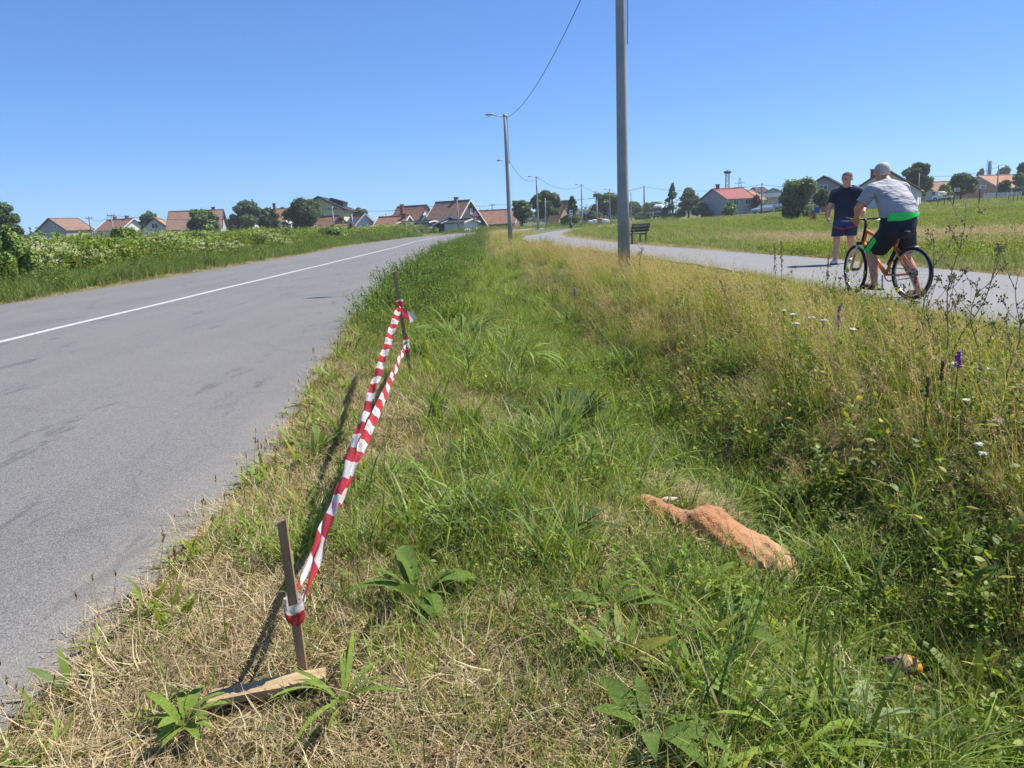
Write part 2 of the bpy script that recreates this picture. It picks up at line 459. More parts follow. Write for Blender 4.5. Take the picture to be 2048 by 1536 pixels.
def asphalt(name, base, specks, seed_off=0.0, tracks=False, patch=.12):
    m = bpy.data.materials.new(name); m.use_nodes = True
    n = m.node_tree.nodes; l = m.node_tree.links; b = n['Principled BSDF']; b.inputs['Roughness'].default_value = .78
    b.inputs['Specular IOR Level'].default_value = .35
    g = n.new('ShaderNodeNewGeometry'); mp = n.new('ShaderNodeMapping'); mp.inputs['Location'].default_value = (seed_off, seed_off, 0)
    l.new(g.outputs['Position'], mp.inputs[0])
    big = n.new('ShaderNodeTexNoise'); big.inputs['Scale'].default_value = .5; big.inputs['Detail'].default_value = 7
    l.new(mp.outputs[0], big.inputs['Vector'])
    # long faint streaks along the driving direction
    mp2 = n.new('ShaderNodeMapping'); mp2.inputs['Scale'].default_value = (1.6, .05, 1); l.new(mp.outputs[0], mp2.inputs[0])
    stk = n.new('ShaderNodeTexNoise'); stk.inputs['Scale'].default_value = 1.0; stk.inputs['Detail'].default_value = 5; l.new(mp2.outputs[0], stk.inputs['Vector'])
    sp = n.new('ShaderNodeTexVoronoi'); sp.inputs['Scale'].default_value = 190; l.new(mp.outputs[0], sp.inputs['Vector'])
    fine = n.new('ShaderNodeTexNoise'); fine.inputs['Scale'].default_value = 160; fine.inputs['Detail'].default_value = 3; l.new(mp.outputs[0], fine.inputs['Vector'])
    r1 = n.new('ShaderNodeValToRGB'); e = r1.color_ramp.elements
    e[0].position = .3; e[0].color = (*[c * (1 - patch) for c in base], 1); e[1].position = .7; e[1].color = (*[c * (1 + patch) for c in base], 1)
    a1 = n.new('ShaderNodeMath'); a1.operation = 'ADD'; l.new(big.outputs[0], a1.inputs[0]); l.new(stk.outputs[0], a1.inputs[1])
    a2 = n.new('ShaderNodeMath'); a2.operation = 'MULTIPLY'; a2.inputs[1].default_value = .5; l.new(a1.outputs[0], a2.inputs[0]); l.new(a2.outputs[0], r1.inputs[0])
    sc = n.new('ShaderNodeSeparateColor'); l.new(sp.outputs['Color'], sc.inputs[0])
    mr = n.new('ShaderNodeMapRange'); mr.inputs[3].default_value = 1 - specks; mr.inputs[4].default_value = 1 + specks; l.new(sc.outputs[0], mr.inputs[0])
    v = n.new('ShaderNodeVectorMath'); v.operation = 'SCALE'; l.new(r1.outputs[0], v.inputs[0]); l.new(mr.outputs[0], v.inputs['Scale'])
    col = v.outputs[0]
    if tracks:
        # dark rubbed streaks and scrapes near the edge
        mp3 = n.new('ShaderNodeMapping'); mp3.inputs['Scale'].default_value = (2.2, .55, 1); mp3.inputs['Rotation'].default_value = (0, 0, -.25); l.new(mp.outputs[0], mp3.inputs[0])
        sn = n.new('ShaderNodeTexNoise'); sn.inputs['Scale'].default_value = 1.5; sn.inputs['Detail'].default_value = 9; sn.inputs['Roughness'].default_value = .7; l.new(mp3.outputs[0], sn.inputs['Vector'])
        rr = n.new('ShaderNodeValToRGB'); e = rr.color_ramp.elements; e[0].position = .585; e[0].color = (1, 1, 1, 1); e[1].position = .63; e[1].color = (.7, .7, .72, 1)
        l.new(sn.outputs[0], rr.inputs[0])
        mm = n.new('ShaderNodeMix'); mm.data_type = 'RGBA'; mm.blend_type = 'MULTIPLY'; mm.inputs[0].default_value = 1
        l.new(col, mm.inputs[6]); l.new(rr.outputs[0], mm.inputs[7]); col = mm.outputs[2]
    if tracks:
        # fine cracks, and sand washed on to the crumbling near edge
        nd = n.new('ShaderNodeTexNoise'); nd.inputs['Scale'].default_value = 1.3; nd.inputs['Detail'].default_value = 6; l.new(mp.outputs[0], nd.inputs['Vector'])
        va = n.new('ShaderNodeVectorMath'); va.operation = 'MULTIPLY_ADD'; va.inputs[1].default_value = (1.3, 1.3, 0); l.new(nd.outputs['Color'], va.inputs[0]); l.new(mp.outputs[0], va.inputs[2])
        vc = n.new('ShaderNodeTexVoronoi'); vc.feature = 'DISTANCE_TO_EDGE'; vc.inputs['Scale'].default_value = .42; l.new(va.outputs[0], vc.inputs['Vector'])
        lt = n.new('ShaderNodeMapRange'); lt.inputs[1].default_value = .0; lt.inputs[2].default_value = .006; lt.inputs[3].default_value = .84; lt.inputs[4].default_value = 1; l.new(vc.outputs['Distance'], lt.inputs[0])
        vs_ = n.new('ShaderNodeVectorMath'); vs_.operation = 'SCALE'; l.new(col, vs_.inputs[0]); l.new(lt.outputs[0], vs_.inputs['Scale']); col = vs_.outputs[0]
        sx = n.new('ShaderNodeSeparateXYZ'); l.new(g.outputs['Position'], sx.inputs[0])
        en = n.new('ShaderNodeMath'); en.operation = 'MULTIPLY_ADD'; en.inputs[1].default_value = 1.1; l.new(nd.outputs[0], en.inputs[0]); l.new(sx.outputs[0], en.inputs[2])
        em_ = n.new('ShaderNodeMapRange'); em_.inputs[1].default_value = -1.25; em_.inputs[2].default_value = -.75; em_.inputs[4].default_value = .42; l.new(en.outputs[0], em_.inputs[0])
        ds = n.new('ShaderNodeMix'); ds.data_type = 'RGBA'; ds.inputs[7].default_value = (.27, .235, .18, 1); l.new(em_.outputs[0], ds.inputs[0]); l.new(col, ds.inputs[6]); col = ds.outputs[2]
    l.new(col, b.inputs['Base Color'])
    bp = n.new('ShaderNodeBump'); bp.inputs['Strength'].default_value = .4; bp.inputs['Distance'].default_value = .006
    ad = n.new('ShaderNodeMath'); ad.operation = 'ADD'; l.new(sp.outputs['Distance'], ad.inputs[0]); l.new(fine.outputs[0], ad.inputs[1])
    l.new(ad.outputs[0], bp.inputs['Height']); l.new(bp.outputs[0], b.inputs['Normal'])
    return m


ROADMAT = asphalt('road_asphalt', (.166, .161, .152), .38, 0, True)
PATHMAT = asphalt('path_asphalt', (.205, .2, .195), .3, 31.0, False, .08)


def strip_mesh(name, left, right, z, n_across=4, thick=0.03):
    """a paved slab between two edge lines: top sheet plus a short side face"""
    V = []; Fc = []
    m = n_across + 1
    for a, b_ in zip(left, right):
        for k in range(m):
            t = k / n_across; V.append((a[0] + (b_[0] - a[0]) * t, a[1] + (b_[1] - a[1]) * t, z))
        V.append((b_[0], b_[1], z - thick)); V.append((a[0], a[1], z - thick))
    st = m + 2
    for i in range(len(left) - 1):
        for k in range(n_across):
            Fc.append((i * st + k, i * st + k + 1, (i + 1) * st + k + 1, (i + 1) * st + k))
        Fc.append((i * st + m - 1, i * st + m, (i + 1) * st + m, (i + 1) * st + m - 1))
        Fc.append((i * st + m + 1, i * st, (i + 1) * st, (i + 1) * st + m + 1))
    me = bpy.data.meshes.new(name); me.from_pydata(V, [], Fc); me.update(); return me


def offset_poly(poly, d):
    out = []
    for i, (x, y) in enumerate(poly):
        a = poly[max(0, i - 1)]; b_ = poly[min(len(poly) - 1, i + 1)]
        tx, ty = b_[0] - a[0], b_[1] - a[1]; q = math.hypot(tx, ty)
        out.append((x + ty / q * d, y - tx / q * d))
    return out


def smooth_poly(poly, n=6):
    out = []
    P = [poly[0]] + list(poly) + [poly[-1]]
    for i in range(1, len(P) - 2):
        p0, p1, p2, p3 = (Vector(q) for q in P[i - 1:i + 3])
        for k in range(n):
            t = k / n
            out.append(tuple(.5 * ((2 * p1) + (p2 - p0) * t + (2 * p0 - 5 * p1 + 4 * p2 - p3) * t * t + (3 * p1 - p0 - 3 * p2 + p3) * t ** 3)))
    out.append(poly[-1]); return out


far_c = smooth_poly([(-6.9, 60), (-6.3, 75), (-3.6, 88), (1.5, 100), (9, 114), (19, 132), (31, 152), (45, 174), (62, 196), (90, 228), (120, 262)])
yy = np.concatenate([np.arange(-6, 14, .12), np.arange(14, 56, .6)])
le = [(float(road_l(y)) + .06 * float(wob(y, 3, 1.1)), float(y)) for y in yy]
ri = [(float(road_r(y)) + .05 * float(wob(y, 0, 2.4)) + .035 * float(wob(y, 9, 9)), float(y)) for y in yy]
fl = offset_poly(far_c, -3.95); fr = offset_poly(far_c, 3.95)
road = link('road', strip_mesh('road', le + fl, ri + fr, 0.0), ROADMAT); tag(road, 'grey asphalt road curving away to the right', kind='structure')
LINEMAT = mat('worn_white_road_paint', (.46, .46, .44), .75, .3, 14, .3, 200)
lc = [(-6.46 + .012 * math.sin(y), y) for y in np.arange(-6, 38, .8)] + smooth_poly([(-6.46, 39), (-6.6, 50), (-6.85, 60), (-6.3, 75), (-3.6, 88), (1.5, 100), (9, 114), (19, 132), (31, 152), (45, 174), (62, 196)], 8)
mk = link('road_marking', strip_mesh('road_marking', offset_poly(lc, -.06), offset_poly(lc, .06), .005, 1, .003), LINEMAT)
tag(mk, 'worn white centre line on the road', kind='structure')
py_ = np.concatenate([np.arange(-6, 60, .3), np.arange(60, 150, 1.5)])
pth = link('path', strip_mesh('path', [(float(path_l(y)) + .05 * float(wob(y, 4, 2)), float(y)) for y in py_], [(float(path_r(y)) + .06 * float(wob(y, 7, 1.7)), float(y)) for y in py_], 0.0), PATHMAT)
tag(pth, 'light grey asphalt foot and cycle path', kind='structure')

# ------------------------------------------------------------------ grasses and ground cover
U = rng.uniform
DRY = (.50, .385, .2); DRY2 = (.36, .255, .12); PALE = (.6, .5, .31); BROWN = (.19, .115, .055)
GRN = (.155, .225, .028); GRN2 = (.085, .145, .02); YGR = (.32, .31, .05); LGR = (.26, .35, .05); BLUE = (.13, .2, .065); TAN = (.5, .355, .17)


def disc(n, r):
    a = U(0, 2 * PI, n); q = np.sqrt(U(0, 1, n)) * r
    return np.stack([q * np.cos(a), q * np.sin(a), np.full(n, -.01)], 1)


def clump(n, r, L, W, lean, bend, cols, segs=3, prof='blade', zoff=0.0, curl=0.0):
    b = disc(n, r); b[:, 2] += zoff
    return strips(b, U(0, 2 * PI, n), U(*L, n), U(*W, n), U(*lean, n), U(*bend, n), cols, segs, prof, curl=U(-curl, curl, n) if curl else None)


def straw_proto(n=75, r=.17):
    g1, _ = clump(n, r, (.04, .14), (.0016, .0036), (1.1, 1.62), (-.5, .4), pal(n, (5, DRY), (3, PALE), (3, DRY2), (1, BROWN)), 3, zoff=.012, curl=1.2)
    g2, _ = clump(n // 2, r, (.04, .13), (.0018, .004), (.2, 1.2), (0, 1.2), pal(n // 2, (5, DRY), (2, PALE), (2, DRY2), (1, YGR)), 3, curl=.8)
    return cat_geo([g1, g2])


def turf_proto(n=55, r=.12, L=(.05, .17), cols=((4, GRN), (2, GRN2), (2, LGR), (1.5, DRY), (1, YGR)), W=(.0022, .005)):
    return clump(n, r, L, W, (.05, .7), (.2, 1.3), pal(n, *cols), 4)[0]


def tuft_proto(n=42, r=.07, L=(.16, .38), W=(.003, .009), cols=((4, GRN), (3, LGR), (2, BLUE), (1, DRY)), bend=(.4, 1.9)):
    return clump(n, r, L, W, (.05, .55), bend, pal(n, *cols), 5)[0]


def leafy_proto(n=16, r=.1, h=(.05, .22), LL=(.01, .022), cols=((4, GRN), (3, LGR), (2, GRN2)), per=8, up=(.2, 1.0)):
    """stems with small broad leaves: clover, bindweed, vetch and young nettle"""
    st, P = strips(disc(n, r), U(0, 6.28, n), U(*h, n), np.full(n, .0025), U(.0, .5, n), U(0, .6, n), pal(n, (1, GRN2)), 3, 'stem')
    m = n * per; k = np.repeat(np.arange(n), per); t = U(.15, 1, m) * 2.999; i = t.astype(int); f = (t - i)[:, None]
    b = P[k, i] * (1 - f) + P[k, i + 1] * f
    LLn = U(*LL, m)
    lf, _ = strips(b, U(0, 6.28, m), LLn, LLn * U(.35, .62, m), U(up[0], 1.5, m), U(-.2, up[1], m), pal(m, *cols), 3, 'leaf')
    return cat_geo([st, lf])


def panicle(P, per, L, W, cols, frac=.3, sag=(.6, 1.6)):
    n, s1, _ = P.shape; s = s1 - 1; m = n * per
    k = np.repeat(np.arange(n), per); t = (1 - frac * U(0, 1, m)) * (s - 1e-3); i = t.astype(int); f = (t - i)[:, None]
    b = P[k, i] * (1 - f) + P[k, i + 1] * f
    return strips(b, U(0, 6.28, m), U(*L, m), U(*W, m), U(.1, .9, m), U(*sag, m), pal(m, *cols, j=.2), 2, 'spike')[0]


def tall_proto(nb=34, ns=8, r=.13, hb=(.3, .62), hs=(.55, .92), colb=((4, YGR), (3, GRN), (2, LGR), (1, DRY)), cols=((3, DRY), (2, YGR)), colp=((3, TAN), (2, DRY), (1, BROWN)), per=16, wid=1.0):
    g1, _ = strips(disc(nb, r), rng.normal(PI, 1.1, nb), U(*hb, nb), U(.0026, .0055, nb) * wid, U(0, .45, nb), U(.3, 1.7, nb), pal(nb, *colb), 5)
    st, P = strips(disc(ns, r), rng.normal(PI, .9, ns), U(*hs, ns), np.full(ns, .0028 * wid), U(0, .25, ns), U(.2, 1.2, ns), pal(ns, *cols), 6, 'stem')
    pn = panicle(P, per, (.015, .05), (.003 * wid, .006 * wid), colp)
    return cat_geo([g1, st, pn])


def alfalfa_proto(n=13, r=.16, h=(.3, .62)):
    return leafy_proto(n, r, h, (.02, .04), ((4, BLUE), (2, GRN2), (3, GRN), (1, LGR)), 26, (.1, .6))


def keep(p, m): return p[m]


def rand_pts(x0, x1, y0, y1, per_m2):
    n = int((x1 - x0) * (y1 - y0) * per_m2)
    return np.stack([U(x0, x1, n), U(y0, y1, n)], 1)


def in_view(p, m=2.0):
    """what the camera and a step to its side could see"""
    x, y = p[:, 0], p[:, 1]
    return (np.abs(x) < y * .80 + m + .6)


def setz(p, dz=0.0):
    return np.column_stack([p, zt(p[:, 0], p[:, 1]) + dz])


def lay(regions):
    """regions: list of (x0,x1,y0,y1,density,weight function(x,y) 0..1)"""
    out = []
    for x0, x1, y0, y1, d, wf in regions:
        p = rand_pts(x0, x1, y0, y1, d); p = p[in_view(p)]
        w = wf(p[:, 0], p[:, 1]); p = p[U(0, 1, len(p)) < w]; out.append(p)
    return np.concatenate(out)


def verge(x, y): return (x > road_r(y) + .02) & (x < path_l(y) - .05)


def clear(x, y):
    """1 away from the deer and the bottle, where the grass is pressed down"""
    d = np.minimum(np.hypot((x - .97) / .3, (y - 3.15) / .11), np.hypot((x - .69) / .16, (y - 3.215) / .085))
    dd = np.hypot((x - 1.36) / .15, (y - 2.36) / .17)
    ax, ay, bx, by = -.85, 1.715, -.53, 1.815
    t = np.clip(((x - ax) * (bx - ax) + (y - ay) * (by - ay)) / ((bx - ax) ** 2 + (by - ay) ** 2), 0, 1)
    pl = np.hypot(x - ax - t * (bx - ax), y - ay + .02 - t * (by - ay))
    hp = np.hypot((x - .84) / .2, (y - 3.54) / .1)
    return ((d > 1) & (dd > 1)) * np.where(hp < 1, .3, 1.0) * np.where(pl < .085, .12, 1.0)


def dryness(x, y):
    e = x - road_r(y)
    d = np.exp(-np.maximum(e - .12, 0) / .6) * (1 - .85 * sstep(6, 11, y)) + .62 * sstep(-.05, .65, wob(x, y, 1.9)) * (1 - sstep(4.5, 9, y))
    return np.clip(d * 1.1, 0, 1)


def left_of_ditch(x, y): return 1 - sstep(-.75, -.3, x - ditch_x(y))
def tallness(x, y):
    """the unmown side, from the far bank to the path edge"""
    u = x - ditch_x(y)
    return sstep(.12, .55, u + .12 * wob(x, y, 1.7, 2)) * (1 - sstep(-.75, -.2, x - path_l(y)))


G4 = range(4)
# straw lying on the mown verge
w_straw = lambda x, y: verge(x, y) * (.07 + .93 * dryness(x, y)) * (left_of_ditch(x, y) * .9 + .1) * clear(x, y)
heap = np.column_stack([rng.normal(.86, .09, 90), rng.normal(3.58, .05, 90)])
pts = lay([(-1.6, 1.6, .8, 3.6, 210, w_straw), (-2, 1.2, 3.6, 7, 120, w_straw), (-3, 0.6, 7, 12, 50, w_straw), (-3.1, -1.5, 12, 30, 16, w_straw)])
pts = np.concatenate([pts, heap])
P3 = setz(pts); P3[-len(heap):, 2] += U(.0, .13, len(heap))
scatter('dry_grass', 'straw-coloured dry mown grass along the road edge', [straw_proto() for _ in range(6)], P3, rng.integers(0, 6, len(pts)), U(.75, 1.25, len(pts)), STRAW)
# fringe creeping on to the asphalt, and the dry lines along the other paved edges
fr = []
for y in np.arange(.9, 12, .012): fr.append((road_r(y) + .05 + rng.normal(.03, .045), y))
for y in np.arange(12, 60, .05): fr.append((road_l(y) - abs(rng.normal(.0, .35)) + .08, y))
for y in np.arange(10, 60, .02): fr.append((path_r(y) + abs(rng.normal(0, .25)) - .02, y))
for y in np.arange(5, 14, .03): fr.append((path_l(y) - abs(rng.normal(0, .12)), y))
fr = np.array(fr, float); fr = fr[in_view(fr)]
scatter('dry_edge_grass', 'thin dry grass fringing the asphalt edges', [straw_proto(34, .13) for _ in range(4)], setz(fr), rng.integers(0, 4, len(fr)), U(.5, 1.1, len(fr)) * np.interp(fr[:, 1], [0, 12, 60], [.8, 1.2, 2.6]), STRAW)

# short green turf of the verge
w_turf = lambda x, y: verge(x, y) * np.clip(1.05 - dryness(x, y), .07, 1) * (1 - .7 * tallness(x, y)) * clear(x, y)
pts = lay([(-1.5, 3, .8, 3.6, 130, w_turf), (-2, 3, 3.6, 7, 85, w_turf), (-3, 3, 7, 14, 42, w_turf), (-3.2, 2, 14, 30, 16, w_turf), (-3.4, 1, 30, 75, 5, w_turf)])
protos = [turf_proto() for _ in G4] + [turf_proto(50, .12, (.06, .2), ((4, LGR), (3, GRN), (2, YGR))) for _ in G4]
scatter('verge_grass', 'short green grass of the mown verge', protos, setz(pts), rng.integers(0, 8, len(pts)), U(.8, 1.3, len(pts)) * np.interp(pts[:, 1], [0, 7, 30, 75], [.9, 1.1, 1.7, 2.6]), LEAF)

# longer tufts among it
w_tuft = lambda x, y: verge(x, y) * (1 - .6 * sstep(.1, .4, x) * (1 - sstep(2.3, 2.9, y))) * (1 - dryness(x, y)) * (1 - .6 * tallness(x, y)) * (.12 + 1.1 * sstep(.0, .6, wob(x, y, 1.5, 4))) * clear(x, y)
pts = lay([(-1.4, 2.5, .8, 3.6, 58, w_tuft), (-2, 2.5, 3.6, 8, 46, w_tuft), (-3, 2.5, 8, 16, 18, w_tuft), (-3.2, 2, 16, 40, 5, w_tuft)])
protos = [tuft_proto() for _ in G4] + [tuft_proto(28, .05, (.2, .42), (.006, .014), ((3, LGR), (2, BLUE), (2, GRN)), (.6, 2.0)) for _ in range(3)]
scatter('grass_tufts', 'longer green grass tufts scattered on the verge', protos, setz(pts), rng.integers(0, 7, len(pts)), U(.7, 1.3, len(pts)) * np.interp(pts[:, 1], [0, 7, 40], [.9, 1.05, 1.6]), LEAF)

# lush low leaves in the ditch and at the near right corner
def lush(x, y):
    u = x - ditch_x(y)
    return verge(x, y) * np.exp(-(u / np.where(u < 0, .5, .75)) ** 2) * (1 - .75 * sstep(9, 25, y)) * clear(x, y)
pts = lay([(.2, 3.2, .8, 4, 105, lush), (0, 3, 4, 8, 60, lush), (-1, 2.4, 8, 18, 22, lush)])
protos = [leafy_proto(cols=((4, LGR), (3, GRN), (1, GRN2))) for _ in G4] + [leafy_proto(11, .1, (.06, .2), (.016, .034), ((3, LGR), (3, GRN), (1, YGR)), 9) for _ in range(3)]
scatter('ground_cover', 'lush low leafy weeds filling the ditch', protos, setz(pts), rng.integers(0, 7, len(pts)), U(.7, 1.2, len(pts)), LEAF, cat='ground cover')
pts = lay([(-1.2, 1.0, .8, 4, 16, lambda x, y: verge(x, y) * (1 - .8 * dryness(x, y)) * clear(x, y)), (-1.6, .8, 4, 9, 9, lambda x, y: verge(x, y) * (1 - dryness(x, y)))])
scatter('verge_weeds', 'small broad-leaved weeds between the verge grasses', protos, setz(pts), rng.integers(0, 7, len(pts)), U(.6, 1.15, len(pts)), LEAF, cat='ground cover')

# ribwort plantain and dandelion leaves, with brown heads on thin stalks
def rib_proto(n=14, L=(.07, .17), W=(.009, .022), heads=3, cols=((3, LGR), (3, GRN), (1, YGR))):
    g1, _ = strips(disc(n, .03), U(0, 6.28, n), U(*L, n), U(*W, n), U(.2, 1.1, n), U(.2, 1.2, n), pal(n, *cols), 5, 'leaf', twist=.3)
    st, P = strips(disc(heads, .03), U(0, 6.28, heads), U(.16, .3, heads), np.full(heads, .0034), U(0, .35, heads), U(0, .3, heads), pal(heads, (1, YGR), (1, DRY)), 4, 'stem')
    k = np.repeat(np.arange(heads), 7); b = P[k, -1] + np.array([0, 0, 1.0]) * U(-.012, .012, len(k))[:, None]
    hd, _ = strips(b, U(0, 6.28, len(k)), U(.008, .016, len(k)), U(.004, .006, len(k)), U(0, .6, len(k)), U(0, .4, len(k)), pal(len(k), (2, BROWN), (1, TAN)), 1, 'stem')
    return cat_geo([g1, st, hd])
pts = lay([(.1, 1.9, .8, 3.4, 20, lambda x, y: verge(x, y) * clear(x, y) * sstep(-.3, .5, wob(x, y, 1.4, 8))), (-1.3, 2.0, .8, 4, 15, lambda x, y: verge(x, y) * (.25 + .75 * (1 - dryness(x, y))) * clear(x, y)), (-1.8, 1.4, 4, 10, 8, lambda x, y: verge(x, y) * (1 - .7 * dryness(x, y)) * left_of_ditch(x, y))])
ye = U(1.0, 9, 95); pts = np.concatenate([pts, np.column_stack([road_r(ye) + np.abs(rng.normal(.1, .14, 95)), ye])])
scatter('ribwort', 'ribwort plantain with brown heads dotted over the mown verge', [rib_proto() for _ in range(5)] + [rib_proto(11, (.1, .2), (.016, .034), 1) for _ in range(3)], setz(pts), np.where(U(0, 1, len(pts)) < .25 + .6 * sstep(.0, .9, pts[:, 0]), 5 + rng.integers(0, 3, len(pts)), rng.integers(0, 5, len(pts))), U(.7, 1.2, len(pts)), LEAF, cat='weeds')

# tall unmown grass on the far bank
w_tall = lambda x, y: verge(x, y) * tallness(x, y) * (.72 + .28 * sstep(-.6, .5, wob(x, y, .9, 1))) * clear(x, y)
pts = lay([(1.2, 4.8, 1.2, 4, 24, w_tall), (1, 4.8, 4, 9, 30, w_tall), (.3, 4.8, 9, 16, 17, w_tall), (-1.5, 4.6, 16, 30, 8.5, w_tall), (-3, 3, 30, 75, 3.2, w_tall)])
tg = [tall_proto(wid=1.1) for _ in range(5)]
tt = [tall_proto(22, 14, .14, (.25, .5), (.5, .85), ((3, DRY), (3, TAN), (2, YGR)), ((3, TAN), (2, DRY)), ((4, TAN), (2, DRY), (2, BROWN)), 18, 1.2) for _ in range(4)]
tb = [tall_proto(30, 4, .13, (.35, .8), (.6, .95), ((4, GRN), (3, YGR), (3, LGR)), ((2, YGR), (2, DRY)), ((3, TAN), (1, DRY)), 12, 1.25) for _ in range(3)]
tanw = np.clip(.24 + .52 * sstep(7, 22, pts[:, 1]) + .28 * wob(pts[:, 0], pts[:, 1], .8, 6), 0, .93)
r_ = U(0, 1, len(pts)); pick = np.where(r_ < tanw, 5 + rng.integers(0, 4, len(pts)), np.where(r_ < tanw + .55 * (1 - tanw), rng.integers(0, 5, len(pts)), 9 + rng.integers(0, 3, len(pts))))
scl = U(.6, 1.0, len(pts)) * (1 - .62 * sstep(-2.4, -.4, pts[:, 0] - path_l(pts[:, 1]))) * np.interp(pts[:, 1], [0, 5, 16, 30, 75], [.8, .95, .95, 1.0, 1.25]) * np.interp(pts[:, 0] - ditch_x(pts[:, 1]), [.3, 1.3], [.5, 1])
scatter('tall_grass', 'tall unmown grass with straw-coloured seed heads on the far ditch bank', tg + tt + tb, setz(pts), pick, scl, LEAF, rot=rng.normal(0, .55, len(pts)))
# low leafy undergrowth below the tall grass, and short grass by the path edge
w_und = lambda x, y: verge(x, y) * tallness(x, y) * clear(x, y)
pts = lay([(1.2, 4.8, 1.2, 5, 13, w_und), (1, 4.8, 5, 10, 8, w_und)])
scatter('undergrowth', 'leafy undergrowth among the tall grass', protos[:4] + [leafy_proto(9, .12, (.2, .5), (.02, .045), ((3, GRN), (2, YGR), (2, GRN2)), 11) for _ in range(3)], setz(pts), rng.integers(0, 7, len(pts)), U(.8, 1.4, len(pts)), LEAF, cat='undergrowth')
w_pe = lambda x, y: verge(x, y) * sstep(-1.6, -.6, x - path_l(y))
pts = lay([(2.9, 4.9, 4, 14, 40, w_pe), (1, 4.8, 14, 40, 8, w_pe)])
scatter('path_edge_grass', 'short green grass along the near edge of the path', [turf_proto(45, .12, (.06, .22), ((4, GRN), (2, LGR), (2, DRY), (2, YGR))) for _ in G4], setz(pts), rng.integers(0, 4, len(pts)), U(.9, 1.4, len(pts)), LEAF)

# dark leafy lucerne along the road edge further on
w_alf = lambda x, y: verge(x, y) * (1 - sstep(.9, 1.9, x - road_r(y))) * sstep(7.5, 11, y + .6 * wob(x, y, 1))
pts = lay([(-3.1, 0, 7, 16, 13, w_alf), (-3.2, 0, 16, 36, 9, w_alf), (-3.3, -.5, 36, 75, 3.5, w_alf)])
scatter('lucerne', 'dark green leafy lucerne growing along the road edge', [alfalfa_proto() for _ in range(5)], setz(pts), rng.integers(0, 5, len(pts)), U(.65, 1.1, len(pts)) * np.interp(pts[:, 1], [7, 14, 75], [.75, 1, 1.4]), LEAF, cat='lucerne')

# the green beyond the path
def green(x, y): return (x > path_r(y) + .05) & ~on_road(x, y, .6)
hay = lambda x, y: np.exp(-((np.hypot(x, y) - 30 + 1.6 * wob(x, y, .5)) / 7.0) ** 4) * sstep(8, 13, x) * (.55 + .45 * sstep(-.5, .3, wob(x, y, .8, 4)))
w_g = lambda x, y: green(x, y) * (1 - .9 * hay(x, y))
pts = lay([(7, 40, 9, 26, 24, w_g), (5, 50, 26, 45, 10, w_g), (3, 75, 45, 80, 4, w_g), (4, 100, 80, 120, 1.8, w_g)])
gp = [turf_proto(40, .16, (.06, .18), ((4, GRN), (3, BLUE), (2, DRY), (1, LGR))) for _ in G4] + [leafy_proto(14, .16, (.06, .2), (.02, .04), ((3, LGR), (3, YGR), (2, GRN)), 8) for _ in range(3)]
q = wob(pts[:, 0], pts[:, 1], .22, 5)
pick = np.where(q + U(-.5, .5, len(pts)) > .35, 4 + rng.integers(0, 3, len(pts)), rng.integers(0, 4, len(pts)))
scatter('meadow_grass', 'green grass of the wide common beyond the path', gp, setz(pts), pick, U(.9, 1.4, len(pts)) * np.interp(pts[:, 1], [9, 26, 45, 80, 150], [1, 1.35, 1.7, 2.1, 2.5]), LEAF)
pts = lay([(7, 50, 14, 46, 20, lambda x, y: green(x, y) * hay(x, y))])
scatter('cut_hay', 'pale swath of cut hay drying on the common', [straw_proto(60, .22) for _ in G4], setz(pts, .05), rng.integers(0, 4, len(pts)), U(1.8, 2.8, len(pts)), STRAW, cat='hay')

# left of the road: dark grass strip, then a tall weed bank
def left_side(x, y): return (x < road_l(y) - .12) & ~on_road(x, y, .15)
w_ls = lambda x, y: left_side(x, y) * (1 - sstep(2.6, 3.8, road_l(y) - x))
pts = lay([(-15.5, -10, 10, 30, 15, w_ls), (-16, -10, 30, 60, 9, w_ls), (-16, -6, 60, 90, 4.5, w_ls), (-8, 30, 92, 150, 1.6, lambda x, y: (poly_d(x, y, ROAD_C) > 4.1) & (poly_d(x, y, ROAD_C) < 12) & ~on_path(x, y, .3))])
lp = [tuft_proto(40, .2, (.2, .48), (.006, .012), ((4, BLUE), (2, GRN2), (3, GRN), (2, LGR), (1, DRY)), (.2, 1.3)) for _ in G4] + [alfalfa_proto(10, .2, (.25, .5)) for _ in range(3)]
scatter('roadside_grass', 'dark green grass strip on the far side of the road', lp, setz(pts), rng.integers(0, 7, len(pts)), U(.6, 1.35, len(pts)) * (1 + .25 * wob(pts[:, 0], pts[:, 1], .9, 3)) * np.interp(pts[:, 1], [10, 60, 150], [1, 1.3, 2.2]) * np.interp(road_l(pts[:, 1]) - pts[:, 0], [0, .5], [.7, 1]), LEAF)


